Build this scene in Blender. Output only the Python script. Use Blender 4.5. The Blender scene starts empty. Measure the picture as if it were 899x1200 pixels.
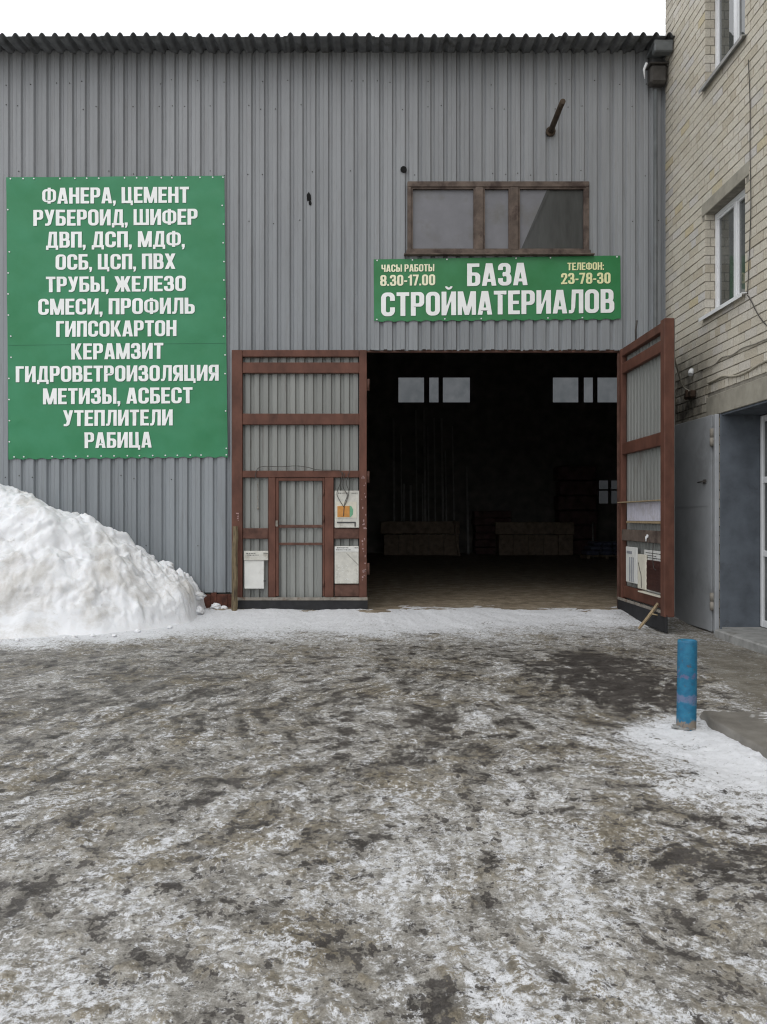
import bpy, bmesh, math, random
import numpy as np
from mathutils import Vector, Matrix

random.seed(7)
C = bpy.context.scene.collection
SC = bpy.context.scene

# ------------------------------------------------------------------ camera
F = 936.0 / 1200.0
cam_d = bpy.data.cameras.new('camera')
cam = bpy.data.objects.new('camera', cam_d); C.objects.link(cam)
cam.location = (0, 0, 1.6)
cam.rotation_euler = (math.radians(90), 0, 0)
cam_d.sensor_fit = 'AUTO'; cam_d.sensor_width = 36; cam_d.lens = 36 * F
cam_d.shift_x = 9.5 / 1200; cam_d.shift_y = 6.0 / 1200
cam_d.clip_start = 0.05; cam_d.clip_end = 2000
SC.camera = cam

# ------------------------------------------------------------------ world: overcast sky
SUN_EL, SUN_AZ = math.radians(52), math.radians(205)
w = bpy.data.worlds.new('World'); SC.world = w; w.use_nodes = True
nt = w.node_tree; nt.nodes.clear()
sky = nt.nodes.new('ShaderNodeTexSky'); sky.sky_type = 'NISHITA'; sky.sun_disc = False
sky.sun_elevation = SUN_EL; sky.sun_rotation = SUN_AZ
hs = nt.nodes.new('ShaderNodeHueSaturation'); hs.inputs['Saturation'].default_value = 0.12
mixs = nt.nodes.new('ShaderNodeMix'); mixs.data_type = 'RGBA'
mixs.inputs[0].default_value = 0.85
mixs.inputs[7].default_value = (11.6, 11.8, 12.2, 1)      # the even cloud deck
bg = nt.nodes.new('ShaderNodeBackground'); bg.inputs[1].default_value = 0.1
wo = nt.nodes.new('ShaderNodeOutputWorld')
nt.links.new(sky.outputs[0], hs.inputs['Color'])
nt.links.new(hs.outputs[0], mixs.inputs[6])
nt.links.new(mixs.outputs[2], bg.inputs[0]); nt.links.new(bg.outputs[0], wo.inputs[0])

sd = bpy.data.lights.new('sun', 'SUN'); sd.energy = 0.5; sd.angle = math.radians(40); sd.color = (1, .97, .93)
so = bpy.data.objects.new('sun', sd); C.objects.link(so)
# direction towards the sun: behind the camera, to the left
dv = Vector((-math.cos(SUN_EL) * .45, -math.cos(SUN_EL) * .89, math.sin(SUN_EL)))
so.rotation_euler = dv.to_track_quat('Z', 'Y').to_euler(); so.location = dv * 30

vs = SC.view_settings
vs.view_transform = 'Standard'; vs.look = 'None'; vs.exposure = 0.32; vs.gamma = 1.0; vs.use_curve_mapping = False
SC.render.engine = 'CYCLES'
SC.cycles.use_denoising = True
SC.cycles.max_bounces = 6
SC.cycles.filter_width = 1.15

# ------------------------------------------------------------------ noise
_rng = np.random.RandomState(11)
_perm = np.tile(_rng.permutation(256), 3)
_ga = _rng.rand(256) * 2 * math.pi
_gx, _gy = np.cos(_ga), np.sin(_ga)
def perlin(x, y, seed=0):
    x = np.asarray(x, float) + seed * 17.31; y = np.asarray(y, float) + seed * 9.77
    xi = np.floor(x).astype(int); yi = np.floor(y).astype(int)
    xf = x - xi; yf = y - yi; xi &= 255; yi &= 255
    u = xf * xf * xf * (xf * (xf * 6 - 15) + 10); v = yf * yf * yf * (yf * (yf * 6 - 15) + 10)
    def g(i, j, a, b):
        h = _perm[_perm[i] + j]; return _gx[h] * a + _gy[h] * b
    n00 = g(xi, yi, xf, yf); n10 = g(xi + 1, yi, xf - 1, yf)
    n01 = g(xi, yi + 1, xf, yf - 1); n11 = g(xi + 1, yi + 1, xf - 1, yf - 1)
    return ((n00 * (1 - u) + n10 * u) * (1 - v) + (n01 * (1 - u) + n11 * u) * v) * 1.5
def fbm(x, y, octs=5, seed=0, gain=.5):
    s = 0; a = 1; t = 0
    for k in range(octs):
        s = s + a * perlin(x, y, seed + k * 3); t += a * a; a *= gain; x = x * 2.03; y = y * 2.03
    return s / math.sqrt(t)
def sstep(a, b, x):
    t = np.clip((x - a) / (b - a), 0, 1); return t * t * (3 - 2 * t)

# ------------------------------------------------------------------ materials
class NT:
    def __init__(s, name):
        s.m = bpy.data.materials.new(name); s.m.use_nodes = True
        s.t = s.m.node_tree; s.b = s.t.nodes['Principled BSDF']
        s.tc = None
    def n(s, ty, **kw):
        q = s.t.nodes.new(ty)
        for k, v in kw.items(): setattr(q, k, v)
        return q
    def l(s, a, b): s.t.links.new(a, b)
    def co(s):
        if not s.tc: s.tc = s.n('ShaderNodeTexCoord')
        return s.tc.outputs['Object']
    def pos(s):
        return s.n('ShaderNodeNewGeometry').outputs['Position']
    def noise(s, scale, detail=6, rough=.55, vec=None, stretch=None, dist=0):
        q = s.n('ShaderNodeTexNoise'); q.inputs['Scale'].default_value = scale
        q.inputs['Detail'].default_value = detail; q.inputs['Roughness'].default_value = rough
        q.inputs['Distortion'].default_value = dist
        v = vec if vec is not None else s.pos()
        if stretch:
            mp = s.n('ShaderNodeMapping'); mp.inputs['Scale'].default_value = stretch
            s.l(v, mp.inputs['Vector']); v = mp.outputs[0]
        s.l(v, q.inputs['Vector']); return q.outputs[0]
    def ramp(s, fac, stops):
        q = s.n('ShaderNodeValToRGB'); e = q.color_ramp.elements
        while len(e) < len(stops): e.new(.5)
        for el, (p, c) in zip(e, stops):
            el.position = p; el.color = (c, c, c, 1) if isinstance(c, (int, float)) else (*c, 1)
        s.l(fac, q.inputs[0]); return q.outputs[0]
    def mix(s, fac, a, b, blend='MIX'):
        q = s.n('ShaderNodeMix'); q.data_type = 'RGBA'; q.blend_type = blend
        for val, sock in ((fac, q.inputs[0]), (a, q.inputs[6]), (b, q.inputs[7])):
            if hasattr(val, 'links'): s.l(val, sock)
            elif isinstance(val, (int, float)): sock.default_value = val if sock == q.inputs[0] else (val, val, val, 1)
            else: sock.default_value = (*val, 1)
        return q.outputs[2]
    def math(s, op, a, b=0.0, clamp=False):
        q = s.n('ShaderNodeMath'); q.operation = op; q.use_clamp = clamp
        for val, sock in ((a, q.inputs[0]), (b, q.inputs[1])):
            if hasattr(val, 'links'): s.l(val, sock)
            else: sock.default_value = val
        return q.outputs[0]
    def attr(s, name):
        q = s.n('ShaderNodeAttribute'); q.attribute_name = name; return q.outputs['Fac']
    def col(s, c):
        if hasattr(c, 'links'): s.l(c, s.b.inputs['Base Color'])
        else: s.b.inputs['Base Color'].default_value = (*c, 1)
    def rough(s, r):
        if hasattr(r, 'links'): s.l(r, s.b.inputs['Roughness'])
        else: s.b.inputs['Roughness'].default_value = r
    def bump(s, h, strength=.3, dist=.01):
        q = s.n('ShaderNodeBump'); q.inputs['Strength'].default_value = strength; q.inputs['Distance'].default_value = dist
        s.l(h, q.inputs['Height']); s.l(q.outputs[0], s.b.inputs['Normal'])

def simple(name, c, var=.25, scale=8, rough=.6, bump=.15, stretch=None, tint=None, spec=.3, bd=.004):
    """a colour that wanders, with a second tint in blotches"""
    k = NT(name); v = k.noise(scale, 7, .6, stretch=stretch)
    d = tuple(x * (1 - var) for x in c); l_ = tuple(min(1, x * (1 + var)) for x in c)
    cc = k.ramp(v, [(.3, d), (.7, l_)])
    if tint:
        v2 = k.noise(scale * .45, 9, .68, stretch=stretch)
        cc = k.mix(k.ramp(v2, [(tint[1], 0.0), (tint[1] + .12, 1.0)]), cc, tint[0])
    k.col(cc); k.rough(rough); k.b.inputs['Specular IOR Level'].default_value = spec
    if bump: k.bump(k.noise(scale * 5, 5, .6, stretch=stretch), bump, bd)
    return k.m

M = {}
def mk_wall_metal(name, base, dirty=1.0, fade=True):
    k = NT(name)
    tone = k.attr('tone')
    streak = k.noise(1.0, 7, .65, stretch=(5.5, 1, .35))
    blot = k.noise(1.6, 8, .7)
    c = k.ramp(streak, [(.25, tuple(x * .8 for x in base)), (.5, base), (.75, tuple(x * 1.14 for x in base))])
    # warm grime near the eaves and blueish lower sheets: a slow drift of the paint
    z = k.n('ShaderNodeSeparateXYZ'); k.l(k.pos(), z.inputs[0])
    drift = k.ramp(k.math('ADD', k.math('MULTIPLY', z.outputs[2], .1), k.math('MULTIPLY', blot, .35)), [(.2, (.96, 1.0, 1.02)), (1.1, (1.02, 1.0, .99))])
    if fade: c = k.mix(1.0, c, drift, 'MULTIPLY')
    sp = k.math('ADD', .8, k.math('MULTIPLY', tone, .4))
    comb = k.n('ShaderNodeCombineColor'); [k.l(sp, comb.inputs[i]) for i in range(3)]
    c = k.mix(1.0, c, comb.outputs[0], 'MULTIPLY')
    # rust specks and smudges
    r = k.ramp(k.noise(13, 6, .6), [(.72, 0.0), (.79, .55 * dirty)])
    c = k.mix(r, c, (.09, .07, .06))
    c = k.mix(k.ramp(k.noise(2.5, 9, .75, stretch=(4, 1, .35)), [(.54, 0.0), (.76, .5 * dirty)]), c, (.135, .12, .105))
    k.col(c); k.rough(k.ramp(blot, [(.3, .42), (.7, .62)])); k.b.inputs['Metallic'].default_value = 0.0
    k.b.inputs['Specular IOR Level'].default_value = .35
    k.bump(k.noise(2.2, 5, .6, stretch=(1.4, 1, .6)), .22, .04)
    return k.m
M['siding'] = mk_wall_metal('siding_paint', (.235, .247, .258))
M['zinc'] = mk_wall_metal('zinc_sheet', (.245, .252, .238), 1.8, False)
M['screw'] = simple('screw_head', (.06, .055, .05), bump=0)
M['roof'] = simple('roof_cement', (.125, .13, .135), .35, 4, .9, .3, tint=((.06, .06, .055), .55))
M['inner'] = simple('inner_dark', (.20, .19, .17), .4, 2, .9, .2)
M['rust_red'] = simple('red_oxide_paint', (.112, .049, .034), .35, 5, .6, .25, stretch=(1, 1, .5), tint=((.12, .055, .04), .56), spec=.25)
M['rust_red2'] = simple('red_oxide_worn', (.105, .055, .042), .4, 7, .7, .3, tint=((.20, .13, .10), .6), spec=.2)
M['plinth'] = simple('rusted_plinth', (.10, .04, .028), .4, 9, .9, .5, tint=((.03, .02, .018), .52))
M['rubber'] = simple('black_rubber', (.022, .022, .024), .3, 9, .7, .2)
M['bar'] = simple('worn_steel_bar', (.24, .22, .19), .3, 9, .6, .3, tint=((.12, .075, .05), .55))
M['wood'] = simple('weathered_wood', (.115, .088, .072), .35, 6, .8, .5, stretch=(1, 1, 1), tint=((.055, .038, .032), .5))
M['woodpale'] = simple('pale_wood', (.30, .23, .14), .3, 9, .8, .4, stretch=(6, 6, 1))
M['stake'] = simple('grey_stake_wood', (.16, .125, .075), .4, 9, .85, .5, stretch=(6, 6, .6), tint=((.06, .045, .03), .52))
M['pipe_rust'] = simple('rusty_pipe', (.06, .042, .028), .4, 14, .8, .4)
M['gutter'] = simple('gutter_zinc', (.11, .118, .12), .25, 5, .45, .2)
M['black'] = simple('void_black', (.006, .006, .006), .1, 5, .9, 0)
M['film'] = simple('dusty_film', (.155, .155, .168), .12, 3, .35, .1, tint=((.13, .127, .122), .5), spec=.4)
M['dirty_glass'] = simple('dark_dirty_glass', (.045, .047, .045), .3, 3, .22, .05, stretch=(3, 1, .5), spec=.5)
M['white_plastic'] = simple('white_plastic', (.66, .66, .63), .08, 6, .5, .1, tint=((.50, .49, .44), .6))
M['white_dirty'] = simple('stained_white_board', (.55, .54, .49), .15, 9, .65, .3, tint=((.36, .34, .29), .55))
M['cream'] = simple('cream_pack', (.60, .57, .48), .12, 9, .6, .2)
M['print'] = simple('dark_print', (.06, .06, .06), .2, 5, .7, 0)
M['orange'] = simple('orange_print', (.50, .23, .06), .2, 12, .6, 0)
M['leafgreen'] = simple('green_print', (.15, .36, .22), .2, 12, .6, 0)
M['paper'] = simple('notice_paper', (.50, .49, .55), .1, 12, .8, .2, tint=((.42, .40, .42), .5))
M['brown_sheet'] = simple('dark_brown_sheet', (.05, .022, .018), .3, 9, .5, .2)
M['grey_sample'] = simple('grey_profile_sample', (.27, .28, .30), .2, 9, .5, .2)
M['cable'] = simple('grey_cable', (.25, .235, .20), .2, 12, .6, .1)
M['cable_dark'] = simple('dark_cable', (.06, .055, .05), .2, 12, .6, .1)
M['white_cable'] = simple('dirty_white_cable', (.40, .37, .30), .2, 12, .6, .1)
M['upvc'] = simple('white_upvc', (.72, .73, .74), .05, 4, .35, .03, spec=.45)
M['sillmetal'] = simple('grey_sill', (.30, .30, .29), .15, 6, .5, .1)
M['conc'] = simple('lintel_concrete', (.31, .29, .24), .2, 4, .9, .4, tint=((.20, .185, .155), .55))
M['step'] = simple('step_concrete', (.27, .27, .26), .25, 6, .85, .4, tint=((.15, .14, .12), .55))
M['door_grey'] = simple('grey_door_paint', (.36, .375, .39), .1, 3, .5, .12, tint=((.29, .30, .31), .55), spec=.35)
M['jamb_blue'] = simple('blue_grey_plaster', (.105, .12, .14), .22, 4, .8, .3, tint=((.06, .063, .068), .55))
M['mortar'] = simple('mortar', (.25, .232, .195), .3, 9, .95, .4)
M['rubble'] = simple('bracket_rust', (.05, .032, .022), .4, 12, .9, .4)
M['crate_wood'] = simple('old_crate_boards', (.30, .235, .175), .4, 5, .9, .3)
M['profile'] = simple('galvanised_profile', (.36, .355, .345), .2, 5, .5, .05)
M['bags'] = simple('plastic_wrapped_bags', (.10, .11, .17), .4, 6, .4, .2)
M['dark_stack'] = simple('stacked_goods_brown', (.13, .075, .07), .5, 3, .8, .2)

def mk_glass():
    k = NT('window_glass'); k.col(k.ramp(k.noise(1.6, 5, .6), [(.35, (.035, .04, .038)), (.65, (.10, .105, .10))])); k.rough(.03)
    k.b.inputs['Specular IOR Level'].default_value = 1.0
    k.bump(k.noise(1.3, 2, .5), .06, .02); return k.m
M['glass'] = mk_glass()
def mk_rear_glass(name='grimy_rear_glass', m=1.0):
    k = NT(name)
    tr = k.n('ShaderNodeBsdfTransparent')
    c = k.ramp(k.noise(2.2, 6, .6), [(.3, (.265 * m, .275 * m, .28 * m)), (.7, (.325 * m, .33 * m, .335 * m))]); k.l(c, tr.inputs[0])
    gl = k.n('ShaderNodeBsdfGlossy'); gl.inputs[0].default_value = (.3, .3, .3, 1); gl.inputs[1].default_value = .3
    mx = k.n('ShaderNodeMixShader'); mx.inputs[0].default_value = .06
    k.l(tr.outputs[0], mx.inputs[1]); k.l(gl.outputs[0], mx.inputs[2])
    out = k.t.nodes['Material Output']; k.l(mx.outputs[0], out.inputs[0]); return k.m
M['rear_glass'] = mk_rear_glass(); M['rear_glass_dark'] = mk_rear_glass('filthy_rear_glass', .5)

def mk_brick():
    k = NT('silicate_brick'); t = k.attr('tone')
    c = k.ramp(t, [(0, (.49, .44, .35)), (.3, (.57, .525, .435)), (.6, (.61, .57, .485)), (.85, (.59, .555, .50)), (.95, (.57, .55, .525)), (1.0, (.55, .48, .33))])
    st = k.ramp(k.noise(.9, 9, .7), [(.42, 0.0), (.72, .45)])
    c = k.mix(st, c, (.42, .39, .315))
    fine = k.ramp(k.noise(38, 6, .7), [(.3, .78), (.7, 1.12)])
    c = k.mix(1.0, c, fine, 'MULTIPLY')
    # soot and damp of its own shape round the gate corner
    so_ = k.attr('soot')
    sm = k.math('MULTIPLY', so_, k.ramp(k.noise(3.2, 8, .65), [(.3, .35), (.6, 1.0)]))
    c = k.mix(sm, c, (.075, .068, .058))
    k.col(c); k.rough(.9); k.b.inputs['Specular IOR Level'].default_value = .15
    k.bump(k.noise(60, 6, .7), .5, .006); return k.m
M['brick'] = mk_brick()

def mk_banner(name, base, low):
    k = NT(name); n = k.noise(1.6, 6, .6)
    z = k.n('ShaderNodeSeparateXYZ'); k.l(k.pos(), z.inputs[0])
    k.col(k.ramp(n, [(.3, low), (.7, base)])); k.rough(.42); k.b.inputs['Specular IOR Level'].default_value = .4
    k.bump(k.noise(7, 4, .5, stretch=(1, 1, .5)), .06, .02); return k.m
M['banner'] = mk_banner('green_vinyl', (.036, .225, .105), (.022, .185, .070))
M['banner2'] = mk_banner('green_vinyl_small', (.034, .21, .078), (.020, .165, .045))
M['letter'] = simple('white_print', (.86, .875, .86), .04, 3, .45, 0)
M['letter_y'] = simple('pale_yellow_print', (.80, .80, .45), .05, 3, .45, 0)
M['letter_p'] = simple('cream_print', (.84, .83, .60), .05, 3, .45, 0)
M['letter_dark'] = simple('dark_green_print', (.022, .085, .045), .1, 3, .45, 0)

M['seam'] = simple('vinyl_seam', (.022, .13, .065), .1, 3, .5, 0)
def mk_snow():
    k = NT('heap_snow')
    d = k.ramp(k.noise(1.0, 10, .72, dist=.4), [(.50, 0.0), (.64, .7)])
    c = k.mix(d, (.79, .80, .815), (.50, .475, .43))
    s = k.ramp(k.noise(9, 7, .75), [(.60, 0.0), (.70, .6)])
    s = k.math('MULTIPLY', s, k.ramp(k.noise(.7, 4, .6), [(.4, .1), (.65, 1.0)]))
    c = k.mix(s, c, (.25, .225, .185))
    k.col(c); k.rough(.75); k.b.inputs['Specular IOR Level'].default_value = .2
    k.b.inputs['Subsurface Weight'].default_value = .25
    k.b.inputs['Subsurface Radius'].default_value = (.03, .035, .04)
    h = k.math('ADD', k.noise(9, 10, .76), k.math('MULTIPLY', k.noise(60, 5, .7), .5))
    k.bump(h, .5, .03); return k.m
M['snow'] = mk_snow()

def mk_ground():
    k = NT('trampled_ice')
    ice, snow, bare, dirt, apron, trk, lump = (k.attr(a) for a in ('ice', 'snow', 'bare', 'dirt', 'apron', 'track', 'lump'))
    def n2(scale, detail, rough, ox=0.0, st=(1, 1, 1)):
        q = k.n('ShaderNodeTexNoise', noise_dimensions='2D'); q.inputs['Scale'].default_value = scale
        q.inputs['Detail'].default_value = detail; q.inputs['Roughness'].default_value = rough
        mp = k.n('ShaderNodeMapping'); mp.inputs['Location'].default_value = (ox, ox * 1.7, 0); mp.inputs['Scale'].default_value = st
        k.l(k.pos(), mp.inputs['Vector']); k.l(mp.outputs[0], q.inputs['Vector']); return q.outputs[0]
    def c0(f, m): return k.math('MULTIPLY', k.math('SUBTRACT', f, .5), m)
    def add(*xs):
        o = xs[0]
        for x in xs[1:]: o = k.math('ADD', o, x)
        return o
    pa = n2(2.6, 10, .62); pb = n2(7.5, 10, .66, 3.1); pc = n2(26, 7, .72, 7.7); pd = n2(95, 3, .7, 1.3)
    qa = n2(3.4, 10, .66, 21.0); qb = n2(12, 9, .70, 25.0); ra = n2(1.2, 8, .64, 33.0); rb = n2(5.0, 9, .66, 37.0)
    cv = k.n('ShaderNodeCombineXYZ'); k.l(k.math('MULTIPLY', k.attr('fan'), 38.0), cv.inputs[0]); k.l(k.math('MULTIPLY', k.attr('reach'), 1.0), cv.inputs[1])
    st_ = k.n('ShaderNodeTexNoise', noise_dimensions='2D'); st_.inputs['Scale'].default_value = 1.0; st_.inputs['Detail'].default_value = 9; st_.inputs['Roughness'].default_value = .68
    k.l(cv.outputs[0], st_.inputs['Vector']); sk = add(.5, k.math('MULTIPLY', k.attr('wfan'), k.math('SUBTRACT', st_.outputs[0], .5)))
    # pale packed ice, grey to tea-brown
    tone = add(.5, c0(rb, 1.0), c0(pc, .9), c0(pd, .7), c0(sk, .8), k.math('MULTIPLY', ice, 1.0))
    c = k.ramp(tone, [(.18, (.115, .106, .092)), (.42, (.245, .231, .205)), (.58, (.38, .366, .335)), (.8, (.53, .525, .505))])
    brown = k.ramp(add(ra, c0(rb, .5), k.math('MULTIPLY', lump, .15)), [(.49, 0.0), (.66, .8)])
    c = k.mix(brown, c, k.ramp(add(pc, c0(pb, .8)), [(.3, (.10, .082, .054)), (.5, (.205, .175, .122)), (.7, (.32, .285, .215))]))
    # white crust
    wv = add(c0(qa, .35), c0(qb, .75), c0(pc, 1.05), c0(pd, .55), c0(sk, .8), k.math('MULTIPLY', trk, .03), k.math('MULTIPLY', lump, -.06), k.math('MULTIPLY', ice, .55), k.math('MULTIPLY', snow, .50))
    wm = k.ramp(add(wv, .5), [(.53, 0.0), (.58, .5), (.68, 1.0)])
    c = k.mix(wm, c, k.ramp(add(pc, c0(pd, .6), k.math('MULTIPLY', snow, .25)), [(.3, (.47, .472, .475)), (.7, (.72, .73, .75))]))
    # bare asphalt and clear black ice, ragged and sharp-edged
    dv = add(c0(pa, .5), c0(pb, .85), c0(pc, .8), k.math('MULTIPLY', bare, .22), c0(sk, -.75), k.math('MULTIPLY', lump, -.05), k.math('MULTIPLY', ice, -.5), k.math('MULTIPLY', snow, -.30))
    dm = k.ramp(add(dv, .5), [(.598, 0.0), (.622, .9), (.67, 1.0)])
    c = k.mix(dm, c, k.ramp(add(pc, c0(rb, .9)), [(.3, (.030, .026, .023)), (.5, (.058, .051, .046)), (.75, (.105, .095, .085))]))
    # pits and grit
    pit = k.ramp(add(n2(22, 6, .66, 51.0), c0(pd, .4), k.math('MULTIPLY', snow, -.12)), [(.61, 0.0), (.645, .75)])
    c = k.mix(pit, c, (.070, .062, .053))
    grit = k.ramp(pd, [(.62, 0.0), (.70, .6)])
    c = k.mix(k.math('MULTIPLY', grit, k.ramp(snow, [(0.0, 1.0), (.8, .12)])), c, (.055, .048, .040))
    # apron concrete and the earth floor of the store
    ac = k.ramp(add(n2(2.4, 10, .72, 61.0), c0(pd, .3)), [(.3, (.115, .102, .080)), (.5, (.19, .172, .14)), (.7, (.27, .255, .222))])
    ac = k.mix(k.ramp(add(wv, .5), [(.60, 0.0), (.66, .85)]), ac, (.50, .51, .52))
    edge = k.ramp(add(apron, c0(pb, 1.6)), [(.45, 0.0), (.55, 1.0)])
    c = k.mix(edge, c, ac)
    dc = k.ramp(add(n2(3.0, 10, .74, 71.0), c0(pc, .3)), [(.3, (.14, .11, .075)), (.55, (.28, .23, .165)), (.7, (.40, .35, .275))])
    de = k.ramp(add(dirt, c0(pb, 1.4)), [(.45, 0.0), (.52, 1.0)])
    c = k.mix(de, c, dc)
    k.col(c)
    k.rough(k.mix(dm, k.ramp(tone, [(.3, .5), (.7, .75)]), (.36, .36, .36))); k.b.inputs['Specular IOR Level'].default_value = .3
    h = add(k.math('MULTIPLY', wm, .05), k.math('MULTIPLY', dm, -.55), k.math('MULTIPLY', tone, .9), k.math('MULTIPLY', pit, -.45))
    k.bump(h, .6, .018); return k.m
M['ground'] = mk_ground()

def mk_pave():
    k = NT('wet_pavement'); v = k.noise(2.0, 9, .72)
    c = k.ramp(v, [(.3, (.105, .096, .083)), (.5, (.165, .153, .133)), (.7, (.235, .223, .20))])
    f1 = k.noise(11, 9, .68, stretch=(.8, 1.6, 1), dist=.4)
    sn = k.ramp(k.math('ADD', k.attr('snow'), k.math('MULTIPLY', k.math('SUBTRACT', f1, .5), 2.0)), [(.5, 0.0), (.62, .9)])
    c = k.mix(sn, c, (.66, .665, .67))
    k.col(c); k.rough(k.ramp(v, [(.3, .4), (.7, .8)])); k.bump(k.noise(25, 8, .7), .5, .012); return k.m
M['pave'] = mk_pave()

def mk_blue():
    k = NT('chipped_blue_paint')
    z = k.n('ShaderNodeSeparateXYZ'); k.l(k.co(), z.inputs[0])
    n = k.noise(16, 8, .7, vec=k.co())
    base = k.ramp(n, [(.3, (.005, .085, .175)), (.5, (.008, .128, .235)), (.7, (.016, .175, .285))])
    def band(zc, hw):
        d = k.math('ABSOLUTE', k.math('SUBTRACT', z.outputs[2], zc))
        d = k.math('SUBTRACT', hw, d)
        return k.math('ADD', k.math('MULTIPLY', d, 9), k.math('MULTIPLY', k.math('SUBTRACT', n, .5), 2.4))
    c = k.mix(k.ramp(band(.43, .03), [(.12, 0.0), (.3, .75)]), base, (.13, .10, .20))
    c = k.mix(k.ramp(band(.25, .045), [(.12, 0.0), (.3, .7)]), c, (.15, .15, .25))
    c = k.mix(k.ramp(band(.03, .05), [(.1, 0.0), (.25, .95)]), c, (.20, .16, .12))
    c = k.mix(k.ramp(k.noise(30, 6, .7, vec=k.co()), [(.60, 0.0), (.64, .85)]), c, (.07, .075, .09))
    k.col(c); k.rough(.5); k.bump(k.noise(45, 5, .6, vec=k.co()), .3, .004); return k.m
M['blue'] = mk_blue()

# ------------------------------------------------------------------ mesh helpers
class MB:
    def __init__(s): s.v = []; s.f = []; s.mi = []; s.tone = []; s.smooth = []
    def face(s, idx, mi=0, tone=.5, smooth=False):
        s.f.append(idx); s.mi.append(mi); s.tone.append(tone); s.smooth.append(smooth)
    def quad(s, a, b, c, d, mi=0, tone=.5):
        i = len(s.v); s.v += [tuple(a), tuple(b), tuple(c), tuple(d)]; s.face((i, i + 1, i + 2, i + 3), mi, tone)
    def box(s, x0, x1, y0, y1, z0, z1, mi=0, tone=.5, bev=0.0, fr=None):
        """axis box, optional chamfered edges, optional frame fr(x,y,z)->world"""
        fr = fr or (lambda x, y, z: (x, y, z))
        b = min(bev, (x1 - x0) * .45, (y1 - y0) * .45, (z1 - z0) * .45)
        i = len(s.v)
        if b <= 0:
            for z in (z0, z1):
                for (x, y) in ((x0, y0), (x1, y0), (x1, y1), (x0, y1)): s.v.append(fr(x, y, z))
            for q in ((3, 2, 1, 0), (4, 5, 6, 7), (0, 1, 5, 4), (1, 2, 6, 5), (2, 3, 7, 6), (3, 0, 4, 7)):
                s.face(tuple(i + k for k in q), mi, tone)
            return
        bm = bmesh.new()
        for z in (z0, z1):
            for (x, y) in ((x0, y0), (x1, y0), (x1, y1), (x0, y1)): bm.verts.new((x, y, z))
        bm.verts.ensure_lookup_table()
        for q in ((3, 2, 1, 0), (4, 5, 6, 7), (0, 1, 5, 4), (1, 2, 6, 5), (2, 3, 7, 6), (3, 0, 4, 7)):
            bm.faces.new([bm.verts[k] for k in q])
        bmesh.ops.bevel(bm, geom=bm.edges[:], offset=b, segments=1, affect='EDGES')
        bm.verts.ensure_lookup_table()
        for v in bm.verts: s.v.append(fr(*v.co))
        for f in bm.faces: s.face(tuple(i + v.index for v in f.verts), mi, tone)
        bm.free()
    def tube(s, pts, r, n=8, mi=0, cap=True, smooth=True):
        pts = [Vector(p) for p in pts]; rings = []
        for k, p in enumerate(pts):
            a = pts[max(0, k - 1)]; b = pts[min(len(pts) - 1, k + 1)]
            d = (b - a).normalized(); up = Vector((0, 0, 1)) if abs(d.z) < .9 else Vector((1, 0, 0))
            u = d.cross(up).normalized(); w_ = d.cross(u)
            rr = r[k] if isinstance(r, (list, tuple)) else r
            st = len(s.v)
            for q in range(n):
                t = 2 * math.pi * q / n; s.v.append(tuple(p + (u * math.cos(t) + w_ * math.sin(t)) * rr))
            rings.append(st)
        for a, b in zip(rings, rings[1:]):
            for q in range(n):
                s.face((a + q, a + (q + 1) % n, b + (q + 1) % n, b + q), mi, .5, smooth)
        if cap:
            s.face(tuple(rings[0] + q for q in reversed(range(n))), mi); s.face(tuple(rings[-1] + q for q in range(n)), mi)
    def prism(s, poly, y0, y1, mi=0, fr=None):
        """polygon in (x,z) extruded along y"""
        fr = fr or (lambda x, y, z: (x, y, z)); n = len(poly); i = len(s.v)
        for y in (y0, y1):
            for (x, z) in poly: s.v.append(fr(x, y, z))
        s.face(tuple(range(i, i + n)), mi); s.face(tuple(reversed(range(i + n, i + 2 * n))), mi)
        for k in range(n):
            a, b = i + k, i + (k + 1) % n; s.face((a, a + n, b + n, b), mi)
    def build(s, name, mats, parent=None, fix=True):
        me = bpy.data.meshes.new(name); me.from_pydata(s.v, [], s.f)
        for m in (mats if isinstance(mats, (list, tuple)) else [mats]): me.materials.append(m)
        if s.f:
            me.polygons.foreach_set('material_index', s.mi); me.polygons.foreach_set('use_smooth', s.smooth)
            at = me.attributes.new('tone', 'FLOAT', 'FACE'); at.data.foreach_set('value', s.tone)
        me.update()
        if fix:
            bm = bmesh.new(); bm.from_mesh(me); bmesh.ops.recalc_face_normals(bm, faces=bm.faces[:]); bm.to_mesh(me); bm.free()
        o = bpy.data.objects.new(name, me); C.objects.link(o)
        if parent:
            o.parent = parent
            mw = parent.matrix_basis if parent.parent is None else parent.parent.matrix_basis @ parent.matrix_basis
            # geometry is given in world space: undo the parents' placement
            # (a mesh part sits at the world origin already)
            o.matrix_parent_inverse = Matrix() if parent.type == 'MESH' else mw.inverted()
        return o
def tag(o, label=None, cat=None, group=None, kind=None):
    if label: o['label'] = label
    if cat: o['category'] = cat
    if group: o['group'] = group
    if kind: o['kind'] = kind
    return o
def thing(name, label, cat, loc, group=None):
    o = bpy.data.objects.new(name, None); C.objects.link(o); o.location = loc; o.empty_display_size = .2
    return tag(o, label, cat, group)
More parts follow.
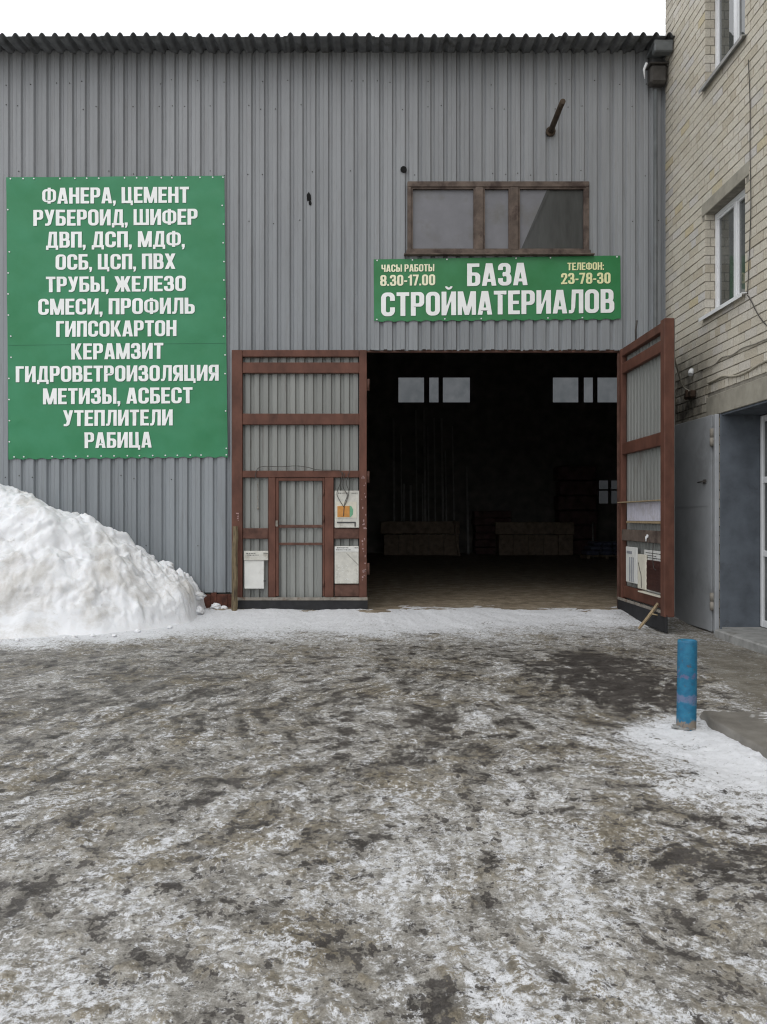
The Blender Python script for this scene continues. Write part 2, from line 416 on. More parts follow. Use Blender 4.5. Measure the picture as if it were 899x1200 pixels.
def grid_obj(name, P, mats, parent=None, attrs=None, smooth=True):
    """P: (rows, cols, 3) numpy"""
    r, c = P.shape[:2]
    idx = np.arange(r * c).reshape(r, c)
    q = np.stack([idx[:-1, :-1], idx[:-1, 1:], idx[1:, 1:], idx[1:, :-1]], -1).reshape(-1, 4)
    me = bpy.data.meshes.new(name)
    me.vertices.add(r * c); me.vertices.foreach_set('co', P.reshape(-1).astype(np.float32))
    me.loops.add(q.size); me.loops.foreach_set('vertex_index', q.reshape(-1).astype(np.int32))
    me.polygons.add(len(q)); me.polygons.foreach_set('loop_start', np.arange(0, q.size, 4, dtype=np.int32))
    me.polygons.foreach_set('loop_total', np.full(len(q), 4, dtype=np.int32))
    me.update(calc_edges=True)
    if smooth: me.polygons.foreach_set('use_smooth', np.ones(len(q), bool))
    for k, a in (attrs or {}).items():
        at = me.attributes.new(k, 'FLOAT', 'POINT'); at.data.foreach_set('value', a.reshape(-1).astype(np.float32))
    me.materials.append(mats)
    o = bpy.data.objects.new(name, me); C.objects.link(o)
    if parent:
        o.parent = parent; o.matrix_parent_inverse = parent.matrix_basis.inverted()
    return o

# facade measures (metres from photo pixels at the facade's distance)
FY = 14.0; S = FY / 936.0
def fx(px): return (px - 440) * S
def fz(py): return 1.6 - (py - 606) * S
GZ = -.12                                                            # yard level
def yard(Y): return GZ * (1 - sstep(12.2, 13.9, Y))

# ------------------------------------------------------------------ ground
def make_ground():
    yf = [1.0]
    while yf[-1] < 15.2: yf.append(yf[-1] * 1.0042)
    ys = np.array([-400, -120, -40, -12, -4, -1, 0, .5] + yf + [15.6, 16.2, 17, 19, 23, 30, 38, 60, 120, 400])
    uc = np.linspace(-1, 1, 720)
    Y = ys[:, None]
    half = .60 * np.clip(ys, 1.0, 15.2)[:, None] + 1.3
    X = uc[None, :] * half
    ex = np.array([12, 20, 60, 160, 400.])
    XL = np.repeat(-ex[::-1][None], len(ys), 0); XR = np.repeat(ex[None], len(ys), 0)
    X = np.concatenate([XL, X, XR], 1); Y = np.repeat(Y, X.shape[1], 1)
    # wheel tracks fan out from the gateway; other marks lie at random
    dxp, dyp = X - .1, 15.2 - Y
    rr_ = np.hypot(dxp, dyp); ph = np.arctan2(dxp, np.maximum(dyp, .05))
    wx = fbm(X * .6, Y * .6, 3, 40)
    fan = ph + .10 * fbm(X * .35, Y * .35, 2, 47) + .035 * wx + .018 * (rr_ - 9) * sstep(-1, 2.5, X)
    wfan = sstep(10.8, 7.0, Y + .5 * wx) * (.65 + .35 * sstep(-.35, .35, fbm(X * .5, Y * .5, 3, 49)))
    tracks = fbm(ph * 13 + .5 * wx, rr_ * .55, 5, 1, .62)
    ruts = np.zeros_like(X)
    for p0, cv, wd in ((-.62, .02, .028), (-.41, .015, .03), (.02, .012, .03), (.17, .010, .03), (.30, -.012, .028), (-.15, .02, .026)):
        dd = (ph - p0 - cv * (rr_ - 5)) * rr_
        ruts = ruts + np.exp(-(dd / (wd * 7)) ** 2) * (.55 + .45 * np.clip(wx + .4, 0, 1))
    iso = fbm(X * 1.5 + wx * .4, Y * 1.5, 6, 3, .62)
    low = fbm(X * .38, Y * .38, 3, 5)
    band = -.05 * sstep(6.0, 7.5, Y + .6 * low) * sstep(11.6, 9.5, Y) + .03 * sstep(5.5, 4.0, Y) + .06 * sstep(10.0, 11.6, Y + .5 * low)
    ice = .045 * iso + .085 * low + band - .075 * ruts * sstep(13, 11, Y) - .05 * sstep(-.4, -2.2, X) * sstep(9.5, 7.5, Y) + .035 * sstep(1.3, .4, np.abs(X - .3)) * sstep(6, 4.5, Y)
    # trodden clods frozen into the surface
    lp = fbm(X * 7.5 + .4 * wx, Y * 7.5, 3, 27, .5); lump = sstep(.18, .62, lp) * sstep(-.5, .3, fbm(X * .8, Y * .8, 3, 29) + .35 * sstep(6, 3.5, Y))
    # where the white lies: strip along the wall, drift beside the pavement
    n1 = fbm(X * 1.1, Y * 1.6, 5, 8, .6)
    strip_edge = 12.35 - 1.35 * sstep(-1.5, -5.5, X) + .55 * n1 + .75 * sstep(1.0, 3.6, X)
    snow = .74 * sstep(-1.3, .6, Y - strip_edge + .25 * fbm(X * 3, Y * 3, 3, 9)) * sstep(4.6, 3.9, X + .3 * n1)
    dx = 2.72 - X
    drift = sstep(1.15, .25, dx + .35 * n1 + np.maximum(0, 4.9 - Y) * .55) * sstep(7.1, 6.3, Y + .2 * n1) * sstep(3.3, 4.4, Y)
    snow = np.maximum(snow, .62 * drift + .3 * drift * sstep(.75, .1, dx + .4 * n1))
    bx = ((X - 2.55) / .75) ** 2 + ((Y - 8.6) / 1.6) ** 2
    bare = 1.0 * sstep(1.5, .3, bx + .5 * n1)
    bx2 = ((X - 1.9) / .7) ** 2 + ((Y - 4.0) / .7) ** 2
    bare = np.maximum(bare, .5 * sstep(1.4, .3, bx2 + .4 * n1))
    bare = np.maximum(bare, .55 * sstep(.3, 1.2, fbm(X * .7, Y * .7, 4, 12, .6)) * sstep(11.5, 9, Y))
    apron = sstep(-.25, .35, X - (3.35 + (Y - 7.2) * .22)) * sstep(6.8, 7.4, Y) * sstep(13.4, 12.7, Y)
    dirt = sstep(13.55, 14.5, Y + .9 * n1); snow = snow * sstep(14.7, 13.8, Y + .9 * n1)
    # a low pressed strip of glare ice and snow bank in front of the gate
    lumps = fbm(X * 3.3, Y * 3.3, 4, 20, .55); big = fbm(X * .8, Y * .8, 3, 24)
    med = fbm(X * 8, Y * 8, 4, 27, .6)
    outside = sstep(14.25, 13.7, Y)
    amp = outside * (1 - .75 * apron) * sstep(30, 10, np.abs(X))
    Z = yard(Y) + amp * (.012 * np.abs(lumps) + .016 * big + .006 * med + .011 * lump * sstep(9, 5, Y) + .008 * tracks - .020 * ruts)
    Z = Z + .014 * snow * outside * (1 + .5 * n1) + drift * .03 * sstep(.45, 0, dx) * sstep(6.3, 5.6, Y)
    Z = Z * 1.0 + (1 - outside) * .010 * iso
    Z = np.where((X > 2.80) & (Y < 6.9), np.minimum(Z, GZ - .02), Z)
    o = grid_obj('ground', np.stack([X, Y, Z], -1), M['ground'],
                 attrs=dict(ice=ice, snow=snow, bare=bare, dirt=dirt, apron=apron, track=tracks, lump=lump, fan=fan, reach=rr_, wfan=wfan))
    tag(o, 'yard covered in trampled dirty ice with snow patches', 'ground', kind='structure')
make_ground()

# pavement along the brick building
def make_pavement():
    ys = np.linspace(-6, 6.95, 420); xs = np.concatenate([[2.72, 2.722, 2.73], np.linspace(2.745, 5.06, 90)])
    X, Y = np.meshgrid(xs, ys)
    n = fbm(X * 1.5, Y * 1.5, 5, 50)
    jag = .03 * fbm(Y * 2.2, Y * 0, 4, 55)
    edge = sstep(2.745, 2.9, X)
    X = X + jag * (1 - edge) + .05 * sstep(6.4, 6.95, Y) * (1 - edge)
    top = -.035 + .010 * n
    Z = np.repeat(top[:, 2:3], top.shape[1], 1) * (1 - edge) + top * edge
    Z[:, 0] = GZ - .06; Z[:, 1] = top[:, 1] - .025
    endf = sstep(6.72, 6.95, Y); Z = Z * (1 - endf) + endf * (GZ - .03)
    snow = np.clip(.5 * sstep(5.9, 6.7, Y + .25 * n) * sstep(2.85, 3.2, X), 0, 1) + .12 * sstep(.1, .6, n)
    o = grid_obj('pavement', np.stack([X, Y, Z], -1), M['pave'], attrs=dict(snow=snow))
    tag(o, 'raised wet concrete pavement along the brick building', 'pavement', kind='structure')
make_pavement()

# ------------------------------------------------------------------ warehouse
WH = thing('warehouse', 'tall grey corrugated metal warehouse with an open gateway', 'warehouse', (0, FY, 0))
GX0, GX1, GZT = fx(428), fx(727), fz(410)                            # gateway
WX0, WX1, WZ0, WZ1 = fx(477.5), fx(690), fz(298), fz(213.5)          # window
WALL_TOP = fz(61) + .03
PITCH = 15.0 * S
def corrugation(x):
    """outline of the sheet: 0 on the flats, positive in the grooves"""
    t = (x / PITCH + .33) % 1.0
    w0, w1, w2 = .62, .72, .88
    if t < w0: 
        return .0035 if .27 < t < .33 else 0.0
    if t < w1: return .042 * (t - w0) / (w1 - w0)
    if t < w2: return .042
    return .042 * (1 - (t - w2) / (1 - w2))
def front_wall():
    b = MB(); x0, x1 = -11.0, 12.0
    xs = set([x0, x1, GX0, GX1, WX0, WX1])
    k = math.floor(x0 / PITCH) - 1
    while k * PITCH < x1 + PITCH:
        for t in (0, .26, .28, .32, .34, .62, .72, .88):
            x = (k + t - .33) * PITCH
            if x0 < x < x1: xs.add(x)
        k += 1
    xs = sorted(xs)
    rnd = random.Random(3); tones = {}; offs = {}
    for a, c in zip(xs, xs[1:]):
        if c - a < 1e-5: continue
        m = (a + c) / 2
        sh = math.floor((m - fx(265)) / (PITCH * 5))
        tn = tones.setdefault(sh, rnd.uniform(.25, .72))
        of = offs.setdefault(sh, rnd.uniform(0, .006))
        spans = [(.28, WALL_TOP)]
        if GX0 <= m <= GX1: spans = [(GZT, WALL_TOP)]
        if WX0 <= m <= WX1: spans = [(GZT if GX0 <= m <= GX1 else .28, WZ0), (WZ1, WALL_TOP)]
        rag = rnd.uniform(-.012, .012)
        for z0, z1 in spans:
            zz0 = z0 + (rag if z0 == GZT else 0)
            # two sheet heights, lapped
            cuts = [zz0] + [] + [z1]
            for j, (p, q) in enumerate(zip(cuts, cuts[1:])):
                dy = -.004 * j - of
                b.quad((a, FY + corrugation(a + 1e-6) + dy, p), (c, FY + corrugation(c - 1e-6) + dy, p),
                       (c, FY + corrugation(c - 1e-6) + dy, q), (a, FY + corrugation(a + 1e-6) + dy, q), 0, tn + .05 * j)
    # screw heads in rows
    for zc in (fz(97), fz(126), fz(203), fz(260), fz(560), fz(640)):
        k = math.floor(x0 / PITCH)
        while k * PITCH < x1:
            x = (k - .33 + .45) * PITCH + rnd.uniform(-.02, .02); k += 1
            if rnd.random() < .62 or (GX0 - .2 < x < GX1 + .2 and zc < GZT): continue
            if WX0 - .1 < x < WX1 + .1 and WZ0 - .1 < zc < WZ1 + .1: continue
            z = zc + rnd.uniform(-.05, .05); r = .0085
            b.box(x - r, x + r, FY - .014, FY + .004, z - r, z + r, 1, bev=.004)
    return b.build('wall', [M['siding'], M['screw']], WH, fix=False)
front_wall()
def rest_of_shell():
    BY = 36.0; RX0, RX1 = -10.9, 11.9
    # rear wall with two window bands and a low one
    wins = [(fx(0) * 0 + (467 - 440) * BY / 936, (551 - 440) * BY / 936), ((648 - 440) * BY / 936, (732 - 440) * BY / 936)]
    z0, z1 = 1.6 + (606 - 471.5) * BY / 936, 1.6 + (606 - 442) * BY / 936
    lw = ((702 - 440) * BY / 936, (734 - 440) * BY / 936, 1.6 + (606 - 590) * BY / 936, 1.6 + (606 - 563) * BY / 936)
    b = MB()
    cuts = sorted([RX0, RX1] + [q for w_ in wins for q in w_] + [lw[0], lw[1]])
    for a, c in zip(cuts, cuts[1:]):
        m = (a + c) / 2; holes = []
        if any(w_[0] < m < w_[1] for w_ in wins): holes.append((z0, z1))
        if lw[0] < m < lw[1]: holes.append((lw[2], lw[3]))
        z = -.1
        for h0, h1 in sorted(holes) + [(10.2, 10.2)]:
            b.box(a, c, BY, BY + .12, z, h0); z = h1
    b.build('wall', M['inner'], WH)
    for x in (RX0, RX1):
        b = MB(); b.box(x - .06, x + .06, FY + .12, BY, -.1, 10.2); b.build('wall', M['inner'], WH)
    for wa, wb in wins:
        f = MB(); W = wb - wa
        for u in (.352, .423, .556, .617): pass
        f.box(wa + W * .357, wa + W * .43, BY - .03, BY + .05, z0, z1); f.box(wa + W * .56, wa + W * .62, BY - .03, BY + .05, z0, z1)
        fo = f.build('window', M['inner'], WH)
        p = MB(); p.box(wa, wb, BY + .055, BY + .065, z0, z1); p.build('pane', M['rear_glass'], fo)
    f = MB(); xm = (lw[0] + lw[1]) / 2; zm = (lw[2] + lw[3]) / 2 + .1
    f.box(lw[0] + .42, lw[0] + .55, BY - .03, BY + .05, lw[2], lw[3]); f.box(lw[0], lw[1], BY - .034, BY + .054, zm - .05, zm + .03)
    fo = f.build('window', M['inner'], WH)
    p = MB(); p.box(lw[0], lw[1], BY + .055, BY + .065, lw[2], lw[3]); p.build('pane', M['rear_glass_dark'], fo)
    # lining behind the facade, round the openings
    b = MB(); yi0, yi1 = FY + .10, FY + .16
    b.box(RX0, GX0 - .05, yi0, yi1, -.1, 10.0)
    b.box(GX1 + .05, RX1, yi0, yi1, -.1, 10.0)
    b.box(GX0 - .05, WX0, yi0, yi1, GZT + .03, 10.0); b.box(WX1, GX1 + .05, yi0, yi1, GZT + .03, 10.0)
    b.box(WX0, WX1, yi0, yi1, GZT + .03, WZ0); b.box(WX0, WX1, yi0, yi1, WZ1, 10.0)
    b.build('lining', M['inner'], WH)
    # steel lintel over the gateway
    b = MB(); b.box(GX0 - .05, GX1 + .05, FY + .005 + .04, FY + .095, GZT - .035, GZT + .12, bev=.005); b.build('lintel', M['rust_red2'], WH)
    # gate posts seen inside the opening
    for x in (GX0 - .02, GX1 + .02):
        b = MB(); b.box(x - .05, x + .05, FY + .045, FY + .10, -.05, GZT - .04, bev=.006); b.build('gate_post', M['rust_red2'], WH)
    # roof: corrugated sheets, the waves end over the wall
    rnd = random.Random(5); wp = .2205
    xs = np.arange(-11.3, 12.2, wp / 16)
    ph = (xs / wp) % 1.0; wave = np.power(np.clip((np.cos(2 * math.pi * (ph - .5)) - .05) / .95, 0, 1), .8) * .062
    kk = np.floor(xs / wp).astype(int); jit = np.array([random.Random(int(q) * 13 + 5).uniform(-.012, .012) for q in kk])
    sheet = np.floor(kk / 7); sj = np.array([random.Random(int(q) * 7 + 1).uniform(-.012, .016) for q in sheet])
    ys = np.array([13.46, 13.7, 14.1, 16, 20, 25.0])
    slope = .09
    Yg = ys[:, None] + np.zeros((1, len(xs))); Yg[0] += jit * 1.5
    Zg = 9.70 + slope * (Yg - 13.46) + wave[None, :] + (jit + sj)[None, :] * np.where(Yg < 13.8, 1, .2)
    P = np.stack([np.repeat(xs[None], len(ys), 0), Yg, Zg], -1)
    Pu = P.copy(); Pu[..., 2] -= .012
    full = np.concatenate([Pu[::-1], P], 0)
    grid_obj('roof', full, M['roof'], WH)
    rb = MB(); rb.quad((-11.3, 25, 9.70 + slope * 11.5), (12.2, 25, 9.70 + slope * 11.5), (12.2, 36.5, 9.9), (-11.3, 36.5, 9.9)); rb.build('roof', M['roof'], WH)
    cb = MB(); cb.box(RX0, RX1, FY + .17, BY, 9.55, 9.6); cb.build('ceiling', M['inner'], WH)
rest_of_shell()

# plinth rust strip left of the leaf
b = MB()
rp = random.Random(9); x = -9.0
while x < fx(272):
    x2 = x + rp.uniform(.08, .2); b.box(x, x2, FY - .012, FY + .08, -.12 + rp.uniform(0, .16), .27 + rp.uniform(-.03, .03), bev=.01); x = x2
b.build('plinth', M['plinth'], WH)

# front window
def front_window():
    fo = MB(); y0, y1 = FY - .045, FY + .06
    t = .065
    fo.box(WX0, WX1, y0, y1, WZ1 - t * 1.5, WZ1, bev=.008)
    fo.box(WX0, WX0 + t, y0 + .003, y1, WZ0 + t, WZ1 - t * 1.5, bev=.008)
    fo.box(WX1 - t, WX1, y0 + .003, y1, WZ0 + t, WZ1 - t * 1.5, bev=.008)
    fo.box(WX0 - .02, WX1 + .02, y0 - .02, y1, WZ0 - .01, WZ0 + t, bev=.01)
    m1, m2 = fx(561.5), fx(602.5)
    for m in (m1, m2): fo.box(m - .07, m + .07, y0 - .004, y1, WZ0 + t, WZ1 - t * 1.5, bev=.012)
    win = fo.build('window', M['wood'], WH)
    # sash rails, a little set back
    sb = MB()
    for a, c in ((WX0 + t, m1 - .07), (m1 + .07, m2 - .07), (m2 + .07, WX1 - t)):
        zb, zt = WZ0 + t, WZ1 - t * 1.5; q = .028
        sb.box(a, c, y0 + .02, y1 - .01, zt - q, zt); sb.box(a, c, y0 + .02, y1 - .01, zb, zb + q)
        sb.box(a, a + q, y0 + .023, y1 - .01, zb + q, zt - q); sb.box(c - q, c, y0 + .023, y1 - .01, zb + q, zt - q)
    sb.build('sash', M['wood'], win)
    zb, zt = WZ0 + t + .02, WZ1 - t * 1.5 - .02
    for a, c, m in ((WX0 + t, m1 - .07, 'film'), (m1 + .07, m2 - .07, 'film'), (m2 + .07, WX1 - t, 'dirty_glass')):
        p = MB(); p.box(a + .02, c - .02, y1 - .03, y1 - .02, zb, zt); p.build('pane', M[m], win)
    a, c = m2 + .09, WX1 - t - .02
    p = MB(); p.prism([(a, zb + .02), (a + .04, zb + .02), (a + .49, zt - .01), (a, zt - .01)], y1 - .037, y1 - .034); p.build('film', M['film'], win)
    p = MB(); p.prism([(a + .04, zb + .02), (a + .06, zb + .02), (a + .55, zt - .01), (a + .49, zt - .01)], y1 - .045, y1 - .034); p.build('film', M['dirty_glass'], win)
    sb = MB(); sb.box(WX0 - .06, WX1 + .08, y0 - .06, FY - .0, WZ0 - .035, WZ0 - .012, bev=.004); sb.build('sill', M['wood'], win)
front_window()

# holes, stub pipe, gutter and downpipe
def ragged(cx, cz, r, sx, sz, seed):
    rr = random.Random(seed); return [(cx + sx * r * rr.uniform(.7, 1.2) * math.cos(t), cz + sz * r * rr.uniform(.7, 1.2) * math.sin(t)) for t in [i * math.pi / 6 for i in range(12)]]
b = MB(); b.tube([(fx(473), FY - .03, fz(199)), (fx(473), FY + .05, fz(199))], .055, 12); b.build('dark_hole', M['black'], WH)  # solid black plug: the dark inside a small hole, put in as colour
b = MB(); b.prism(ragged(fx(362), fz(231), .05, .9, 1.6, 4), FY - .012, FY - .004); b.prism(ragged(fx(363.5), fz(238), .03, .8, 1.6, 6), FY - .012, FY - .004); b.build('torn_hole', M['black'], WH)
b = MB(); b.tube([(fx(645), FY + .02, fz(155)), (fx(645), FY - .80, fz(155) + .06), (fx(645) + .005, FY - .92, fz(155) + .065)], [.05, .046, .046], 12)
b.tube([(fx(645), FY - .05, fz(155)), (fx(645), FY - .01, fz(155))], .085, 12)
b.build('pipe', M['pipe_rust'], WH)
def gutter():
    b = MB(); x0 = 4.66
    # trough as a U channel seen from its end and below, then a hopper box
    b.box(x0 + .06, 5.04, 13.50, 13.66, 9.48, 9.64, bev=.02)
    b.box(x0 + .06, 5.04, 13.505, 13.93, 9.60, 9.68, bev=.01)
    b.build('gutter', M['gutter'], WH)
    b = MB(); b.box(4.74, 5.03, 13.74, 13.95, 9.08, 9.40, bev=.04); b.box(4.72, 5.04, 13.72, 13.96, 9.40, 9.43, bev=.01); b.build('hopper', M['cable_dark'], WH)
    b = MB(); b.tube([(4.86, 13.86, 9.02), (4.86, 13.86, 4.0), (4.86, 13.86, .1)], .034, 14); 
    b.build('downpipe', M['gutter'], WH)
    b = MB(); b.tube([(4.66, 13.72, 9.40), (4.62, 13.74, 9.3), (4.64, 13.76, 9.15)], [.024, .022, .008], 8); b.build('ice_drip', M['snow'], WH)
gutter()

# ------------------------------------------------------------------ gate leaves (children of the warehouse)
def sheet_profile(u):
    p = .157; t = (u / p) % 1.0
    return .042 * (0 if t < .5 else (t - .5) / .1 if t < .6 else 1 if t < .88 else 1 - (t - .88) / .12)
    if t < .5: return 0.0
    if t < .6: return .03 * (t - .5) / .1
    if t < .88: return .03
    return .03 * (1 - (t - .88) / .12)
def leaf_panel(fr, W, z0, z1, y, tones=True, seed=1):
    b = MB(); us = sorted(set([0, W] + [k * .157 + q * .157 for k in range(int(W / .157) + 1) for q in (0, .5, .6, .88) if k * .157 + q * .157 < W]))
    rr = random.Random(seed); tn = {}
    for a, c in zip(us, us[1:]):
        if c - a < 1e-4: continue
        t = tn.setdefault(int(a / .8), rr.uniform(.2, .8))
        da, dc = y + sheet_profile(a + 1e-6), y + sheet_profile(c - 1e-6)
        b.quad(fr(a, da, z0), fr(c, dc, z0), fr(c, dc, z1), fr(a, da, z1), 0, t)
    return b
# left leaf, folded flat against the wall. local: u from hinge to free end, d depth behind the front face, z
LF = 13.84; SL = LF / 936.0
def lu(px): return (430 - px) * SL
def lz(py): return 1.6 - (py - 606) * SL
def lfr(u, d, z): return ((430 - 440) * SL - u, LF + d, z)
LW = lu(271.5)
def empty_part(name, parent, loc, label=None):
    o = bpy.data.objects.new(name, None); C.objects.link(o); o.empty_display_size = .2
    o.parent = parent; o.location = Vector(loc) - Vector(parent.location)
    if label: o['label'] = label
    return o
def lbox(b, p0, p1, y0, y1, d0, d1, bev=.008): b.box(lu(p1), lu(p0), d0, d1, lz(y1), lz(y0), bev=bev, fr=lfr)
LL = empty_part('gate_leaf', WH, lfr(0, 0, 0), 'gate leaf with a wicket door, folded back on the wall')
b = MB()
lbox(b, 271.5, 284, 410, 703, 0, .09); lbox(b, 421, 430, 410, 703, 0, .09); lbox(b, 284, 421, 410, 418, .002, .09)
b.build('frame', M['rust_red'], LL)
for (p0, p1, y0, y1, d) in ((284, 421, 424.5, 437, .012), (284, 421, 484.5, 497.5, .012), (284, 421, 551.5, 559.5, .004),
                            (284, 314, 619, 631.5, .03), (391, 421, 619, 631.5, .03), (392, 421, 685, 699.5, .03)):
    b = MB(); lbox(b, p0, p1, y0, y1, d, .085); b.build('rail', M['rust_red'] if p1 - p0 > 100 else M['rust_red2'], LL)
for (p0, p1) in ((314.5, 323), (380.5, 391)):
    b = MB(); lbox(b, p0, p1, 559.5, 700, .006, .085); b.build('mullion', M['rust_red'], LL)
leaf_panel(lfr, LW - .01, lz(702), lz(411), .088, seed=4).build('panel', M['zinc'], LL, fix=False)
# wicket door
wk = MB()
lbox(wk, 323.3, 326.5, 560, 699, .016, .06, .004); lbox(wk, 378, 380.3, 560, 699, .016, .06, .004)
lbox(wk, 326.5, 378, 560, 563.5, .018, .06, .004)
wk_o = wk.build('wicket_door', M['rust_red'], LL)
for (y0, y1) in ((615, 618.5), (636, 639)):
    b = MB(); lbox(b, 326.5, 378, y0, y1, .03, .06, .004); b.build('wicket_rail', M['rust_red2'], LL)
b = MB(); b.tube([lfr(lu(324.5), -.01, lz(612)), lfr(lu(324.5), .02, lz(612))], .018, 10); b.box(lu(326), lu(323), -.002, .012, lz(617), lz(610), fr=lfr, bev=.003); b.build('lock', M['bar'], LL)
for y in (577, 608, 684):
    b = MB(); b.tube([lfr(lu(379.2), .008, lz(y + 4)), lfr(lu(379.2), .008, lz(y - 4))], .014, 8); b.build('hinge', M['rust_red2'], LL)
b = MB(); lbox(b, 272, 431, 700, 703.5, -.02, .0, .003)
for px in (284, 303, 318, 337, 352, 366, 386, 412, 424): b.box(lu(px) - .012, lu(px) + .012, -.03, -.018, lz(702) - .012, lz(702) + .012, fr=lfr, bev=.004)
b.build('clamp_bar', M['bar'], LL)
b = MB(); lbox(b, 272, 431, 703, 716, -.006, .01, .003); b.build('rubber_skirt', M['rubber'], LL)
for z in (.7, 2.3, 3.9):
    b = MB(); b.tube([lfr(-.02, .05, z - .1), lfr(-.02, .05, z + .1)], .028, 10); b.build('hinge', M['rust_red2'], LL)
# chalk scribbles: small worn paint flecks on the frame
b = MB(); rr = random.Random(2)
for k in range(34):
    y = 555 + rr.random() * 125; px = 423.5 + rr.random() * 5
    lbox(b, px, px + rr.uniform(.6, 2), y, y + rr.uniform(.8, 2.6), -.003, -.0008, 0)
for k in range(5): lbox(b, 276.5 + rr.random() * 2.5, 279.5 + rr.random(), 601 + k * 2, 602.2 + k * 2, -.003, -.0008, 0)
b.build('worn_paint', simple('worn_paint', (.33, .22, .21), .3, 20, .8, 0), LL)['kind'] = 'stuff'

# right leaf, swung out towards the yard
RH = Vector((4.262, 13.95, 0)); RE = Vector((4.285, 11.70, 0)); RW = (RE - RH).length
rd = (RE - RH).normalized(); rn = Vector((rd.y, -rd.x, 0))                # rn points to the gateway side
if rn.x > 0: rn = -rn
def rfr(u, d, z):
    p = RH + rd * u - rn * d; return (p.x, p.y, z)
RL = empty_part('gate_leaf', WH, tuple(RH), 'gate leaf swung out into the yard')
b = MB()
b.box(0, .12, 0, .09, .17, 4.52, bev=.008, fr=rfr); b.box(RW - .17, RW, -.05, .10, .13, 4.52, bev=.01, fr=rfr)
b.box(.12, RW - .17, .0, .09, 4.38, 4.515, bev=.008, fr=rfr)
b.build('frame', M['rust_red'], RL)
for z0, z1, d in ((4.08, 4.26, .008), (2.68, 2.88, .008), (.22, .42, .02)):
    b = MB(); b.box(.12, RW - .17, d, .085, z0, z1, bev=.008, fr=rfr); b.build('rail', M['rust_red'], RL)
b = MB(); b.box(.12, RW - .17, .0, .085, 1.20, 1.39, bev=.008, fr=rfr); b.build('rail', M['wood'], RL)
leaf_panel(rfr, RW - .01, .18, 4.5, .088, seed=8).build('panel', M['zinc'], RL, fix=False)
b = MB(); b.box(-.02, RW - .1, -.035, -.012, .165, .21, bev=.004, fr=rfr)
for k in range(8): b.box(.1 + k * .26, .125 + k * .26, -.046, -.034, .175, .2, bev=.004, fr=rfr)
b.build('clamp_bar', M['bar'], RL)
b = MB(); b.box(-.02, RW + .0, -.03, .0, -.10, .165, bev=.005, fr=rfr); b.build('rubber_skirt', M['rubber'], RL)
b = MB(); b.box(.1, RW - .15, -.07, .05, 1.845, 1.862, bev=.003, fr=rfr); b.build('ledge', M['woodpale'], RL)
for z in (.7, 2.3, 3.9):
    b = MB(); b.tube([rfr(-.02, .05, z - .1), rfr(-.02, .05, z + .1)], .028, 10); b.build('hinge', M['rust_red2'], RL)
b = MB(); b.tube([rfr(1.42, -.02, 1.30), rfr(1.42, .0, 1.30)], .03, 10); b.tube([rfr(1.42, -.03, 1.30), rfr(1.42, -.03, 1.22)], .012, 8); b.build('latch', M['upvc'], RL)
b = MB(); b.tube([rfr(.5, .12, 4.5), rfr(.49, .12, 4.75), rfr(.55, .12, 4.9)], .016, 8); b.build('hook', M['cable_dark'], RL)

# ------------------------------------------------------------------ lettering
H_ = .158; V_ = .208
def _box(X, Y, x0, x1, y0, y1): return np.maximum(np.maximum(x0 - X, X - x1), np.maximum(y0 - Y, Y - y1))
def _rbox(X, Y, x0, x1, y0, y1, r):
    cx, cy = (x0 + x1) / 2, (y0 + y1) / 2; r = min(r, (x1 - x0) / 2 - 1e-4, (y1 - y0) / 2 - 1e-4)
    qx = np.abs(X - cx) - (x1 - x0) / 2 + r; qy = np.abs(Y - cy) - (y1 - y0) / 2 + r
    return np.hypot(np.maximum(qx, 0), np.maximum(qy, 0)) + np.minimum(np.maximum(qx, qy), 0) - r
def _poly(X, Y, pts):
    """convex polygon, any winding"""
    a = sum(pts[i][0] * pts[(i + 1) % len(pts)][1] - pts[(i + 1) % len(pts)][0] * pts[i][1] for i in range(len(pts)))
    if a < 0: pts = pts[::-1]
    d = np.full(X.shape, -9.0)
    for (x0, y0), (x1, y1) in zip(pts, pts[1:] + pts[:1]):
        L = math.hypot(x1 - x0, y1 - y0); d = np.maximum(d, ((X - x0) * (y1 - y0) - (Y - y0) * (x1 - x0)) / L)
    return d
